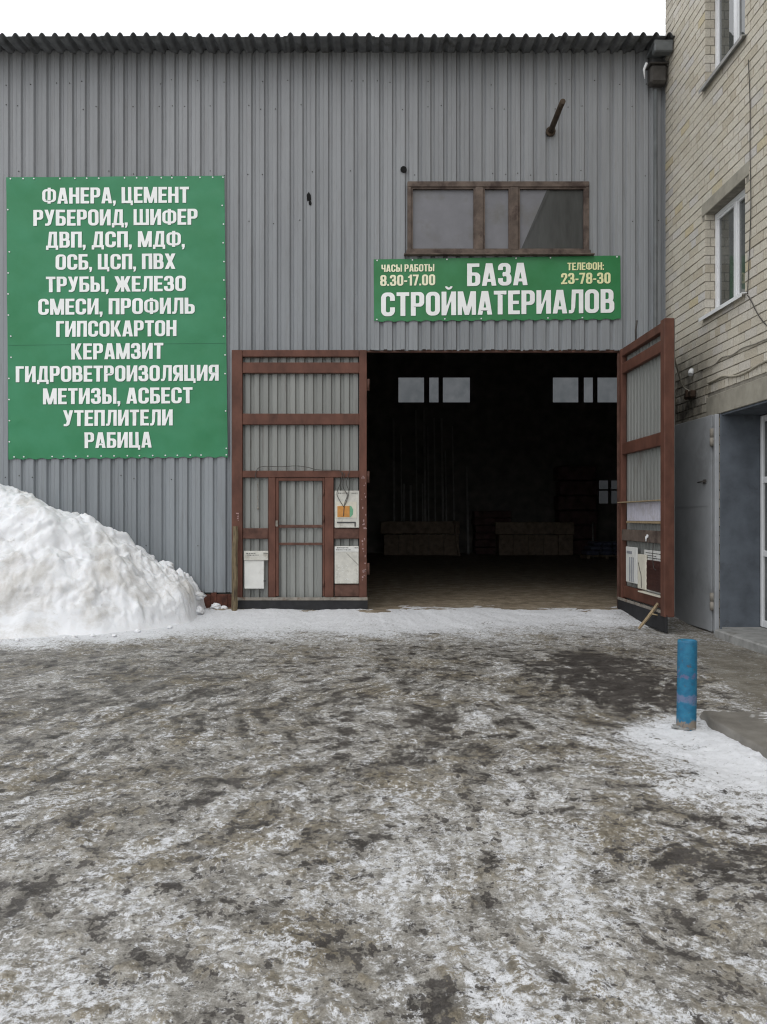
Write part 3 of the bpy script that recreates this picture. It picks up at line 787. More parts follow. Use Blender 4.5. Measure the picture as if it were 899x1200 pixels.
def glyph(ch):
    """(width, field) in units of cap height"""
    X, Y = np.meshgrid(np.arange(-.06, 1.02, 1 / 64), np.arange(-.24, 1.34, 1 / 64))
    B = lambda *a: _box(X, Y, *a); R = lambda *a: _rbox(X, Y, *a); Q = lambda *p: _poly(X, Y, list(p))
    U = lambda *a: np.minimum.reduce(a); D = lambda a, b_: np.maximum(a, -b_)
    def ring(x0, x1, y0, y1, r=.22, v=V_, h=H_): return D(R(x0, x1, y0, y1, r), R(x0 + v, x1 - v, y0 + h, y1 - h, max(.03, r - v + .04)))
    def bowl(x1, y0, y1):        # closed bowl on a left stem
        return D(U(R(0, x1, y0, y1, .2), B(0, .3, y0, y1)), U(R(V_, x1 - V_, y0 + H_ * .9, y1 - H_ * .9, .07), B(V_, V_ + .06, y0 + H_ * .9, y1 - H_ * .9)))
    st = lambda x: B(x, x + V_, 0, 1)
    v = V_; h = H_
    if ch == 'А': return .62, D(U(Q((0, 0), (.2, 0), (.38, 1), (.17, 1)), Q((.62, 0), (.42, 0), (.24, 1), (.45, 1)), B(.14, .48, .17, .30)), B(5, 6, 5, 6))
    if ch == 'Б': return .56, U(st(0), B(0, .52, 1 - h, 1), bowl(.56, 0, .60))
    if ch == 'В': return .58, U(bowl(.58, 0, .565), bowl(.55, .435, 1))
    if ch == 'Г': return .47, U(st(0), B(0, .47, 1 - h, 1))
    if ch == 'Д': return .68, U(B(0, .68, 0, .14), B(0, .14, -.13, .1), B(.54, .68, -.13, .1), Q((.09, .1), (.27, .1), (.36, 1), (.18, 1)), B(.43, .62, 0, 1), B(.18, .62, 1 - h, 1))
    if ch == 'Е': return .50, U(st(0), B(0, .5, 1 - h, 1), B(0, .5, 0, h), B(0, .46, .43, .57))
    if ch == 'Ж': return .92, U(B(.365, .555, 0, 1), Q((0, 1), (.21, 1), (.46, .5), (.2, .46)), Q((0, 0), (.21, 0), (.46, .5), (.2, .54)), Q((.92, 1), (.71, 1), (.46, .5), (.72, .46)), Q((.92, 0), (.71, 0), (.46, .5), (.72, .54)))
    if ch in 'З3':
        f = U(ring(0, .54, .44, 1, .21), ring(0, .57, 0, .57, .22)); f = D(f, B(-.1, .21, .33, .69)); return .57, U(f, B(.19, .40, .435, .57))
    if ch in 'ИЙ':
        f = U(st(0), st(.62 - v), Q((.1, 0), (.2, 0), (.52, 1), (.42, 1)), Q((.17, .1), (.19, .34), (.46, .95), (.44, .66)))
        if ch == 'Й':
            r = np.hypot((X - .31) * 1.0, Y - 1.24); f = U(f, np.maximum(np.maximum(r - .16, .07 - r), Y - 1.22))
        return .62, f
    if ch == 'К': return .62, U(st(0), Q((.38, 1), (.59, 1), (.38, .5), (.17, .44)), Q((.41, 0), (.63, 0), (.38, .56), (.17, .56)))
    if ch == 'Л': return .62, U(B(.43, .62, 0, 1), B(.13, .62, 1 - h, 1), Q((.13, 1), (.31, 1), (.27, .22), (.10, .12)), Q((.10, .16), (.27, .28), (.22, .06), (.14, 0), (.06, .0)), B(0, .13, 0, .14))
    if ch == 'М': return .78, U(B(0, .18, 0, 1), B(.60, .78, 0, 1), Q((0, 1), (.23, 1), (.47, 0), (.30, 0)), Q((.78, 1), (.55, 1), (.31, 0), (.48, 0)))
    if ch == 'Н': return .60, U(st(0), st(.6 - v), B(0, .6, .42, .57))
    if ch == 'О': return .60, ring(0, .60, 0, 1, .24)
    if ch == '0': return .55, ring(0, .55, 0, 1, .24)
    if ch == 'П': return .60, U(st(0), st(.6 - v), B(0, .6, 1 - h, 1))
    if ch == 'Р': return .57, U(st(0), bowl(.57, .38, 1))
    if ch == 'С': return .59, D(ring(0, .59, 0, 1, .24), B(.28, 1, .37, .64))
    if ch == 'Т': return .54, U(B(0, .54, 1 - h, 1), B(.27 - v / 2, .27 + v / 2, 0, 1))
    if ch == 'У': return .58, U(Q((.38, 1), (.58, 1), (.37, .1), (.17, .1)), Q((0, 1), (.2, 1), (.39, .33), (.24, .26)), Q((.17, .16), (.39, .2), (.33, .06), (.23, 0), (.12, 0)), B(.04, .2, 0, .14))
    if ch == 'Ф': return .80, U(D(R(0, .8, .09, .91, .25), R(.18, .62, .22, .78, .10)), B(.31, .49, 0, 1))
    if ch == 'Х': return .62, U(Q((0, 1), (.22, 1), (.62, 0), (.40, 0)), Q((.62, 1), (.40, 1), (0, 0), (.22, 0)))
    if ch == 'Ц': return .66, U(st(0), B(.38, .575, 0, 1), B(0, .66, 0, h), B(.53, .66, -.13, h))
    if ch == 'Ч': return .57, U(st(.57 - v), D(R(0, .57, .36, 1.3, .2), B(v, 1, .36 + h, 2)) + np.where(Y > 1, 9, 0), B(.2, .5, .36, .36 + h))
    if ch == 'Ш': return .88, U(B(0, .18, 0, 1), B(.35, .53, 0, 1), B(.70, .88, 0, 1), B(0, .88, 0, h))
    if ch == 'Ь': return .56, U(st(0), bowl(.56, 0, .60))
    if ch == 'Ы': return .80, U(st(0), bowl(.53, 0, .60), B(.61, .80, 0, 1))
    if ch == 'Я':
        f = bowl(.57, .38, 1)[:, ::-1]
        P = lambda x1, y0, y1: D(U(R(0, x1, y0, y1, .2), B(x1 - .3, x1, y0, y1)), U(R(V_, x1 - V_, y0 + H_ * .9, y1 - H_ * .9, .07), B(x1 - V_ - .06, x1 - V_, y0 + H_ * .9, y1 - H_ * .9)))
        return .58, U(st(.58 - v), P(.58, .38, 1), Q((0, 0), (.21, 0), (.40, .45), (.19, .45)))
    if ch == ',': return .17, U(B(0, .17, 0, .17), Q((.05, .02), (.17, .02), (.12, -.14), (.02, -.17)))
    if ch == '.': return .17, B(0, .17, 0, .17)
    if ch == ':': return .17, U(B(0, .17, 0, .17), B(0, .17, .5, .67))
    if ch == '-': return .27, B(0, .27, .34, .48)
    if ch == '1': return .36, U(B(.16, .36, 0, 1), Q((0, .70), (.2, .70), (.2, .83), (0, .83)), Q((.1, .83), (.2, .83), (.3, 1), (.18, 1)))
    if ch == '2':
        f = D(ring(0, .55, .42, 1, .22), B(-.1, .75, .40, .62)); f = np.minimum(f, np.maximum(ring(0, .55, .42, 1, .22), B(.3, .6, .55, 1)))
        return .55, U(f, Q((0, .0), (.21, .06), (.55, .62), (.35, .66)), B(0, .55, 0, h), Q((0, 0), (.12, 0), (.2, .16), (0, .16)))
    if ch == '7': return .52, U(B(0, .52, 1 - h, 1), Q((.33, .9), (.52, .9), (.29, 0), (.09, 0)))
    if ch == '8': return .57, U(ring(.015, .555, .44, 1, .21), ring(0, .57, 0, .57, .22))
    raise KeyError(ch)
_gc = {}
def glyph_faces(ch):
    """rows of merged cells plus cut cells along the outline: flat polygons without overlaps"""
    if ch in _gc: return _gc[ch]
    w_, f = glyph(ch); n = 64.0; x0, y0 = -.06, -.24
    ins = f < 0; polys = []
    rows, cols = f.shape
    for j in range(rows - 1):
        i = 0
        while i < cols - 1:
            c4 = (ins[j, i], ins[j, i + 1], ins[j + 1, i + 1], ins[j + 1, i])
            if all(c4):
                s0 = i
                while i < cols - 1 and ins[j, i] and ins[j, i + 1] and ins[j + 1, i + 1] and ins[j + 1, i]: i += 1
                polys.append([(x0 + s0 / n, y0 + j / n), (x0 + i / n, y0 + j / n), (x0 + i / n, y0 + (j + 1) / n), (x0 + s0 / n, y0 + (j + 1) / n)])
                continue
            if any(c4):
                cs = [(i, j), (i + 1, j), (i + 1, j + 1), (i, j + 1)]; out = []
                for q in range(4):
                    (ax, ay), (bx, by) = cs[q], cs[(q + 1) % 4]; fa, fb = f[ay, ax], f[by, bx]
                    if fa < 0: out.append((ax, ay))
                    if (fa < 0) != (fb < 0):
                        t = fa / (fa - fb); out.append((ax + (bx - ax) * t, ay + (by - ay) * t))
                if len(out) >= 3: polys.append([(x0 + p / n, y0 + q / n) for p, q in out])
            i += 1
    _gc[ch] = (w_, polys); return _gc[ch]
def text_line(name, s, x0, x1, zbase, cap, surf, mat, parent, lift, dx=0, dz=0):
    """letters between x0 and x1 lying on surf(x, z) -> y"""
    gap, sp = .07, .34; adv = []; x = 0
    for ch in s:
        if ch == ' ': x += sp - gap; continue
        w_, p = glyph_faces(ch)
        if ch in ',.' and adv: x -= .02
        adv.append((x, ch)); x += w_ + gap
    tot = x - gap; k = (x1 - x0) / tot
    b = MB()
    for ax, ch in adv:
        for p in glyph_faces(ch)[1]:
            i = len(b.v)
            for (px, pz) in p:
                X = x0 + (ax + px) * k + dx; Z = zbase(X) + pz * cap + dz
                b.v.append((X, surf(X, Z) - lift, Z))
            b.face(tuple(range(i, i + len(p))))
    return b.build(name, mat, parent, fix=False)

def banner(name, label, corners, lines, mat, seed, wob, eyelets, mats, dark=True, shadow=.008):
    """corners in photo pixels: tl, tr, br, bl"""
    BY_ = FY - .022; SB = BY_ / 936.0
    X = lambda px: (px - 440) * SB
    Zf = lambda py: 1.6 - (py - 606) * SB
    cs = [(X(a), Zf(c)) for a, c in corners]
    def at(u, v):
        (ax, az), (bx, bz), (cx, cz), (dx, dz) = cs
        x = (ax * (1 - u) + bx * u) * (1 - v) + (dx * (1 - u) + cx * u) * v
        z = (az * (1 - u) + bz * u) * (1 - v) + (dz * (1 - u) + cz * u) * v
        return x, z
    def surf_np(x, z):
        a = fbm(x * 1.1 + seed, z * 1.1, 3, seed) * wob
        a = a + wob * .8 * np.maximum(0, fbm(x * .9 + z * 1.6, z * .5 - x * 1.9, 3, seed + 7)) * sstep(cs[0][1] - 1.0, cs[2][1], z)
        return BY_ - np.abs(a)
    def surf(x, z): return float(surf_cache(x, z))
    nu, nv = 90, 110
    uu, vv = np.meshgrid(np.linspace(0, 1, nu), np.linspace(0, 1, nv))
    gx, gz = at(uu, vv)
    gz = gz + np.where(vv > .999, .012 * np.cos(gx / PITCH * 2 * math.pi) - .008, 0)     # the hem droops between the fixings
    P = np.stack([gx, surf_np(gx, gz), gz], -1)
    # tabulated surface for the letters
    tx0, tx1 = gx.min() - .05, gx.max() + .05; tz0, tz1 = gz.min() - .05, gz.max() + .05
    T = surf_np(*np.meshgrid(np.linspace(tx0, tx1, 160), np.linspace(tz0, tz1, 160)))
    def surf_cache(x, z):
        a = min(max((x - tx0) / (tx1 - tx0) * 159, 0), 158.99); c = min(max((z - tz0) / (tz1 - tz0) * 159, 0), 158.99)
        i, j = int(a), int(c); p, q = a - i, c - j
        return (T[j, i] * (1 - p) + T[j, i + 1] * p) * (1 - q) + (T[j + 1, i] * (1 - p) + T[j + 1, i + 1] * p) * q
    mid = at(.5, 1)
    root = thing(name, label, 'sign', (mid[0], BY_, mid[1]))
    grid_obj('sheet', P, mat, root)
    tilt = (cs[1][1] - cs[0][1]) / (cs[1][0] - cs[0][0])
    for (s, p0, p1, yt, yb, mk) in lines:
        xa, xb = X(p0), X(p1); cap = (yb - yt) * SB
        zb0 = Zf(yb)
        xm = (xa + xb) / 2
        base = lambda x, z=zb0, m=xm: z + (x - m) * tilt
        text_line('lettering', s, xa, xb, base, cap, surf, M[mk], root, .0045)
        if dark: text_line('letter_drop_shadow', s, xa, xb, base, cap, surf, M['letter_dark'], root, .003, shadow, -shadow)  # drop shadow as part of the print: dark green letter copy, shifted down right
    if len(lines) > 8:
        sm = MB(); v = .597
        for i in range(60):
            (xa, za), (xb, zb) = at(.004 + .992 * i / 60, v), at(.004 + .992 * (i + 1) / 60, v)
            sm.quad((xa, surf(xa, za) - .0025, za - .003), (xb, surf(xb, zb) - .0025, zb - .003), (xb, surf(xb, zb) - .0025, zb + .003), (xa, surf(xa, za) - .0025, za + .003))
        sm.build('seam', M['seam'], root, fix=False)
    em = MB(); em.tube([(0, -.006, 0), (0, .004, 0)], .013, 10)
    proto = None; rr = random.Random(seed)
    for (u, v) in eyelets:
        if rr.random() < .16: continue
        x, z = at(min(.994, max(.006, u + rr.uniform(-.008, .008))), v); y = surf(x, z) - .004
        if proto is None:
            proto = em.build('eyelet', M['upvc']); o = proto
        else:
            o = proto.copy(); C.objects.link(o)
        o.parent = root; o.location = Vector((x, y, z)) - Vector(root.location)
        o.rotation_euler = (0, 0, 0)
    return root
ys_ = [(92, 150), (172, 230), (252, 310), (334, 390), (415, 471), (495, 553), (576, 634), (658, 716), (739, 797), (820, 878), (900, 958), (981, 1038)]
xs_ = [(155, 687), (122, 718), (168, 672), (203, 638), (168, 676), (140, 708), (205, 642), (260, 594), (58, 795), (157, 700), (230, 628), (308, 552)]
tx_ = ['ФАНЕРА, ЦЕМЕНТ', 'РУБЕРОИД, ШИФЕР', 'ДВП, ДСП, МДФ,', 'ОСБ, ЦСП, ПВХ', 'ТРУБЫ, ЖЕЛЕЗО', 'СМЕСИ, ПРОФИЛЬ', 'ГИПСОКАРТОН', 'КЕРАМЗИТ', 'ГИДРОВЕТРОИЗОЛЯЦИЯ', 'МЕТИЗЫ, АСБЕСТ', 'УТЕПЛИТЕЛИ', 'РАБИЦА']
q = .32258
lines1 = [(t, a * q, c * q, 190 + y0 * q, 190 + y1 * q, 'letter') for t, (a, c), (y0, y1) in zip(tx_, xs_, ys_)]
ey = [(.02 + k * .0575, .006) for k in range(18)] + [(.02 + k * .0575, .994) for k in range(18)] + [(.008, .04 + k * .075) for k in range(13)] + [(.992, .04 + k * .0665) for k in range(15)]
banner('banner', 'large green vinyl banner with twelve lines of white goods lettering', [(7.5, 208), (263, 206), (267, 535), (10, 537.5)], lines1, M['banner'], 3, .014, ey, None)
q = .356
L2 = [('ЧАСЫ РАБОТЫ', 76, 250, 84, 108, 'letter_p'), ('8.30-17.00', 72, 253, 118, 154, 'letter_p'), ('БАЗА', 358, 557, 80, 154, 'letter'),
      ('СТРОЙМАТЕРИАЛОВ', 75, 842, 171, 249, 'letter'), ('ТЕЛЕФОН:', 688, 808, 78, 103, 'letter_y'), ('23-78-30', 667, 830, 112, 148, 'letter_y')]
lines2 = [(t, 420 + a * q, 420 + c * q, 280 + y0 * q, 280 + y1 * q, m) for t, a, c, y0, y1, m in L2]
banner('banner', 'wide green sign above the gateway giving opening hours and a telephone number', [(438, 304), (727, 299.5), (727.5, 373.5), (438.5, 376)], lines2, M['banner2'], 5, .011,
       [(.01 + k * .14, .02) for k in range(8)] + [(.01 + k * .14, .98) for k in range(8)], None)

# ------------------------------------------------------------------ brick building
BX = 5.07
BB = thing('brick_building', 'pale brick building with white framed windows beside the warehouse', 'building', (BX, 9, 0))
W_Y0, W_Y1 = 10.93, 12.26                                             # window jambs
WINS = [(W_Y0, W_Y1, 4.67, 6.24), (W_Y0, W_Y1, 8.18, 9.76)]
for dyw in (3.0, 6.0): WINS += [(W_Y0 - dyw, W_Y1 - dyw, 4.67, 6.24), (W_Y0 - dyw, W_Y1 - dyw, 8.18, 9.76)]
DOOR = (9.0, 11.72, -.1, 3.12)
LINT = (8.7, 12.19, 3.12, 3.43)
B_Y0, B_Y1, B_Z1 = 1.0, 13.93, 12.6
CH, BL, JT = .134, .352, .0125
WL = [(a - .12, c + .12, z1, z1 + .20) for a, c, z0, z1 in WINS]      # window lintels
def brick_wall():
    b = MB(); soot = []; rr = random.Random(21)
    holes = WINS + [DOOR, LINT] + WL
    nc = int((B_Z1 + .1) / CH)
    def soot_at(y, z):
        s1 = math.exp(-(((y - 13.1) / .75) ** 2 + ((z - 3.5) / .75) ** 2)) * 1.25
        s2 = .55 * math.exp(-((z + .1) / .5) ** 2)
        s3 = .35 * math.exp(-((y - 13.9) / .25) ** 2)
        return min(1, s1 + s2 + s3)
    for c in range(nc):
        z0 = -.14 + c * CH; z1 = z0 + CH - JT
        header = (c % 6 == 3) or (z0 < 3.43 + CH and z1 > 3.43)
        L = BL / 2 if header else BL
        if z0 < 3.43 + CH and z1 > 3.43: L = .122
        off = (c % 2) * L / 2 + rr.uniform(-.01, .01)
        y = B_Y1 - off * 0
        y = B_Y1; first = True
        while y > B_Y0:
            ln = L - (off if first and off > .03 else 0); first = False
            ya, yb = max(B_Y0, y - ln + JT), y; y -= ln
            spans = [(ya, yb)]
            for h in holes:
                if z1 > h[2] + .02 and z0 < h[3] - .02:
                    ns = []
                    for p, q_ in spans:
                        if q_ <= h[0] or p >= h[1]: ns.append((p, q_)); continue
                        if p < h[0]: ns.append((p, h[0]))
                        if q_ > h[1]: ns.append((h[1], q_))
                    spans = ns
            for p, q_ in spans:
                if q_ - p < .03: continue
                pr = rr.uniform(-.003, .003); zt = rr.uniform(-.002, .002)
                x0 = BX - .012 + pr; x1 = BX + .012; e = .003
                i = len(b.v)
                tn = min(1, max(0, rr.gauss(.5, .22)))
                if rr.random() < .012: tn = 1.0
                for (yy, zz) in ((p, z0 + zt), (q_, z0 + zt), (q_, z1 + zt), (p, z1 + zt)): b.v.append((x1, yy, zz))
                for (yy, zz) in ((p + e, z0 + zt + e), (q_ - e, z0 + zt + e), (q_ - e, z1 + zt - e), (p + e, z1 + zt - e)): b.v.append((x0, yy, zz))
                for f in ((4, 5, 6, 7), (0, 1, 5, 4), (1, 2, 6, 5), (2, 3, 7, 6), (3, 0, 4, 7)):
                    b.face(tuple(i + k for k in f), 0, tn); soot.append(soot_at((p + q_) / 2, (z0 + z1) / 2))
    # reveals: short returns of brick at the window jambs
    for a, c, z0, z1 in WINS:
        z = math.floor((z0 + .14) / CH) * CH - .14
        while z < z1:
            za, zb = max(z, z0), min(z + CH - JT, z1)
            if zb - za > .03:
                k = int(round((z + .14) / CH))
                for (yy, sgn) in ((c, 1), (a, -1)):
                    tn = min(1, max(0, rr.gauss(.5, .2)))
                    cut = BX + (.14 if k % 2 else .075)
                    for x0, x1 in ((BX - .008, cut - JT), (cut, BX + .16)):
                        if x1 - x0 < .02: continue
                        s_ = len(b.f)
                        b.box(x0, x1, yy - .006 if sgn > 0 else yy - .02, yy + .02 if sgn > 0 else yy + .006, za, zb, 0, tn)
                        soot += [.12] * (len(b.f) - s_)
            z += CH
    # mortar core behind, with openings cut through
    s_ = len(b.f)
    ycuts = sorted(set([B_Y0, B_Y1 - .003] + [v for h in WINS + [DOOR] for v in h[:2]]))
    for a, c in zip(ycuts, ycuts[1:]):
        m = (a + c) / 2; hs_ = sorted([(h[2], h[3]) for h in WINS + [DOOR] if h[0] < m < h[1]])
        z = -.3
        for h0, h1 in hs_ + [(B_Z1, B_Z1)]:
            if h0 - z > .01: b.box(BX, BX + .45, a, c, z, h0, 1)
            z = h1
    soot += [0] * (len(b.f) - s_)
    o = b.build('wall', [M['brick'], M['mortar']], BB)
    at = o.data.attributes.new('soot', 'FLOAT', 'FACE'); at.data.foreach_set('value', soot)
    # body of the building behind the street wall
    b = MB(); b.box(BX + .46, 13, B_Y0, B_Y0 + .3, -.3, B_Z1); b.box(BX + .46, 13, B_Y1 - .3, B_Y1 - .004, -.3, B_Z1); b.box(13.002, 13.3, B_Y0, B_Y1, -.3, B_Z1)
    b.build('wall', M['mortar'], BB)
    b = MB(); b.box(BX - .12, 13.4, B_Y0 - .1, B_Y1 + .0, B_Z1 + .002, B_Z1 + .2, bev=.02); b.build('roof', M['conc'], BB)
brick_wall()
for a, c, z0, z1 in WL:
    b = MB(); b.box(BX - .016, BX + .20, a, c, z0 + .004, z1 - .006, bev=.006); b.build('lintel', M['conc'], BB)
b = MB(); b.box(BX - .022, BX + .44, LINT[0], LINT[1], LINT[2], LINT[3] - .006, bev=.008); b.build('lintel', M['conc'], BB)
def upvc(a, c, z0, z1, k):
    xo = BX + .14; t = .075
    f = MB()
    f.box(xo, xo + .07, a, c, z0, z0 + t, bev=.006); f.box(xo, xo + .07, a, c, z1 - t, z1, bev=.006)
    f.box(xo + .001, xo + .07, a, a + t, z0 + t, z1 - t, bev=.006); f.box(xo + .001, xo + .07, c - t, c, z0 + t, z1 - t, bev=.006)
    m = (a + c) / 2 - .03
    f.box(xo - .002, xo + .07, m - .045, m + .045, z0 + t, z1 - t, bev=.006)
    w_ = f.build('window', M['upvc'], BB)
    for p, q_ in ((a + t, m - .045), (m + .045, c - t)):
        sh = MB(); u = .035
        sh.box(xo + .012, xo + .06, p, q_, z0 + t, z0 + t + u, bev=.004); sh.box(xo + .012, xo + .06, p, q_, z1 - t - u, z1 - t, bev=.004)
        sh.box(xo + .012, xo + .06, p, p + u, z0 + t + u, z1 - t - u, bev=.004); sh.box(xo + .012, xo + .06, q_ - u, q_, z0 + t + u, z1 - t - u, bev=.004)
        sh.build('sash', M['upvc'], w_)
        g = MB(); g.box(xo + .035, xo + .045, p + u, q_ - u, z0 + t + u, z1 - t - u); g.build('pane', M['glass'], w_)
    s_ = MB(); s_.prism([(BX - .09, z0 - .028), (BX - .09, z0 - .012), (xo - .001, z0 + .012), (xo - .001, z0 - .004)], a - .06, c + .05)
    s_.prism([(BX - .09, z0 - .065), (BX - .09, z0 - .028), (BX - .084, z0 - .028), (BX - .084, z0 - .065)], a - .06, c + .05)
    s_.build('sill', M['upvc'] if z0 < 6 else M['sillmetal'], w_)
for k, (a, c, z0, z1) in enumerate(WINS): upvc(a, c, z0, z1, k)

# entrance recess: jamb, soffit, white glazed doors, step
b = MB()
b.box(BX - .018, BX + .56, DOOR[1] - .03, DOOR[1] - .001, -.1, DOOR[3] - .002, bev=.004)
b.build('jamb', M['jamb_blue'], BB)
b = MB(); b.box(BX - .0, BX + .56, DOOR[0] + .001, DOOR[0] + .03, -.1, DOOR[3] - .002); b.build('jamb', M['jamb_blue'], BB)
b = MB(); b.box(BX + .005, BX + .56, DOOR[0] + .031, DOOR[1] - .031, DOOR[3] - .03, DOOR[3] - .003); b.build('soffit', M['jamb_blue'], BB)
def glazed():
    xo = BX + .56; a, c, z0, z1 = DOOR[0] + .032, DOOR[1] - .032, .0, DOOR[3] - .04
    f = MB()
    f.box(xo, xo + .08, c - .075, c, z0, z1, bev=.008); f.box(xo, xo + .08, a, a + .075, z0, z1, bev=.008)
    f.box(xo, xo + .08, a + .075, c - .075, z1 - .09, z1, bev=.008); f.box(xo, xo + .08, a + .075, c - .075, z0, z0 + .10, bev=.008)
    for z in (1.07, 2.14): f.box(xo + .002, xo + .08, a + .075, c - .075, z - .045, z + .045, bev=.008)
    for y in (9.9, 10.8): f.box(xo + .004, xo + .08, y - .05, y + .05, z0 + .1, z1 - .09, bev=.008)
    o = f.build('entrance_door', M['upvc'], BB)
    ys = [a + .075, 9.85, 9.95, 10.75, 10.85, c - .075]
    for p, q_ in ((ys[0], ys[1]), (ys[2], ys[3]), (ys[4], ys[5])):
        g = MB(); g.box(xo + .03, xo + .045, p, q_, z0 + .1, z1 - .09); g.build('pane', M['glass'], o)
glazed()
b = MB(); b.box(4.86, BX + .64, 7.6, 11.46, -.22, -.005, bev=.02); b.box(BX + .001, BX + .64, 11.461, 11.689, -.2, -.008); b.build('step', M['step'], BB)
# steel frame post, hinges and the big grey leaf folded back on the bricks
b = MB(); b.box(BX - .075, BX - .019, 11.73, 11.80, -.16, 3.115, bev=.006); b.build('door_frame', M['door_grey'], BB)
def metal_door():
    hx, hy = BX - .075, 11.86; ex, ey = BX - .125, 13.36
    L = math.hypot(ex - hx, ey - hy); ux, uy = (ex - hx) / L, (ey - hy) / L
    fr = lambda u, d, z: (hx + ux * u - uy * d * -1 * -1, hy + uy * u + ux * d, z)
    fr = lambda u, d, z: (hx + ux * u + uy * d, hy + uy * u - ux * d, z)
    b = MB(); b.box(0, L, 0, .045, -.10, 3.12, bev=.006, fr=fr)
    b.box(-.012, .11, -.006, -.001, -.10, 3.12, bev=.002, fr=fr)
    b.box(.11, L - .02, -.004, -.0008, 1.765, 1.772, fr=fr)
    o = b.build('metal_door', M['door_grey'], BB)
    h = MB(); h.box(.17, .26, -.02, -.002, 2.11, 2.17, bev=.004, fr=fr); h.tube([fr(.2, -.05, 2.14), fr(.36, -.05, 2.13)], .012, 8); h.tube([fr(.2, -.05, 2.14), fr(.2, 0, 2.14)], .012, 8)
    h.build('handle', M['cable_dark'], o)
    for z in (.35, 2.78):
        q_ = MB(); q_.tube([(BX - .085, 11.825, z - .13), (BX - .085, 11.825, z - .008)], .034, 12); q_.tube([(BX - .085, 11.825, z + .008), (BX - .085, 11.825, z + .13)], .034, 12)
        q_.tube([(BX - .085, 11.825, z - .01), (BX - .085, 11.825, z + .01)], .024, 10); q_.build('hinge', M['bar'], o)
metal_door()
# cables and small devices on the bricks
def wallpt(px, py, x=BX - .03):
    D = 936 * x / (px - 440); return (x, D, 1.6 - (py - 606) * D / 936)
def smooth_path(pts, n=6):
    P = [Vector(p) for p in pts]; out = []
    for i in range(len(P) - 1):
        p0, p1, p2, p3 = P[max(0, i - 1)], P[i], P[i + 1], P[min(len(P) - 1, i + 2)]
        for k in range(n):
            t = k / n; out.append(.5 * ((2 * p1) + (-p0 + p2) * t + (2 * p0 - 5 * p1 + 4 * p2 - p3) * t * t + (-p0 + 3 * p1 - 3 * p2 + p3) * t ** 3))
    return out + [P[-1]]
b = MB(); b.tube(smooth_path([wallpt(*p) for p in ((830, 449), (838, 445), (848, 440.5), (858, 441), (868, 439), (878, 434), (888, 428), (896, 424), (910, 417), (935, 403))]), .016, 8)
tag(b.build('cable', M['white_cable']), 'thick sagging pale cable fixed above the concrete door lintel', 'cable')
b = MB(); b.tube(smooth_path([wallpt(*p) for p in ((820, 434), (828, 431), (838, 427), (846, 419), (858, 416), (870, 408), (885, 403), (899, 397), (930, 386))]), .009, 8)
tag(b.build('cable', M['cable']), 'thin cable on the bricks running up to the white wall device', 'cable')
b = MB(); b.tube(smooth_path([wallpt(*p) for p in ((876, 346), (880, 352), (888, 368), (899, 382), (930, 410))]), .007, 6)
tag(b.build('cable', M['cable_dark']), 'thin dark cable slanting down from the lower window corner', 'cable')
b = MB(); b.tube(smooth_path([wallpt(*p) for p in ((877, 70), (879, 120), (879, 180), (880, 240), (878, 300), (876, 345))]), .006, 6)
tag(b.build('cable', M['cable_dark']), 'thin upright cable down the bricks between the two windows', 'cable')
dv_ = thing('wall_device', 'small white lamp-like device stuck on the bricks', 'wall lamp', wallpt(813, 437, BX))
p = Vector(wallpt(813, 436, BX))
b = MB(); b.box(p.x - .035, p.x - .013, p.y - .04, p.y + .04, p.z - .04, p.z + .05, bev=.008); b.build('base', M['upvc'], dv_)
b = MB(); b.tube([(p.x - .03, p.y + .0, p.z + .04), (p.x - .055, p.y - .03, p.z), (p.x - .075, p.y - .06, p.z - .05)], [.03, .042, .038], 12); b.build('housing', M['upvc'], dv_)
p = Vector(wallpt(813, 462, BX))
b = MB(); b.box(p.x - .10, p.x - .011, p.y - .14, p.y + .16, p.z - .07, p.z + .05, bev=.02); b.box(p.x - .13, p.x - .09, p.y - .02, p.y + .04, p.z - .05, p.z + .07, bev=.01)
tag(b.build('bracket', M['rubble']), 'dark rusty bracket on the sooty bricks beside the open gate leaf', 'bracket')
b = MB(); a_ = Vector(rfr(RW - .02, .12, 4.05))
b.tube(smooth_path([rfr(RW - .05, .10, 4.0), wallpt(795, 437, 4.75), wallpt(800, 452, 4.9), wallpt(808, 458.5, BX - .06)], 8), .012, 8)
tag(b.build('cable', M['cable']), 'short slack cable from the swung gate leaf to the rusty bracket', 'cable')

# ------------------------------------------------------------------ things hung on the gate leaves
def panel_box(name, label, cat, fr, u0, u1, z0, z1, d, th, mat, extra=None):
    t = thing(name, label, cat, fr((u0 + u1) / 2, d, z0))
    b = MB(); b.box(u0, u1, d, d + th, z0, z1, bev=.008, fr=fr); b.build('board', mat, t)
    if extra: extra(t)
    return t
def print_lines(t, fr, u0, u1, ztop, d, rows, seed, side=1):
    """tiny unreadable header print: short worn strokes"""
    rr = random.Random(seed); b = MB()
    for (za, x0, x1) in rows:
        u = u0 + (u1 - u0) * x0
        while u < u0 + (u1 - u0) * x1:
            w_ = rr.uniform(.008, .026); b.box(u, u + w_, d - .002, d - .0005, ztop - za - rr.uniform(.010, .014), ztop - za, fr=fr); u += w_ + rr.uniform(.005, .012)
    b.build('print', M['print'], t)
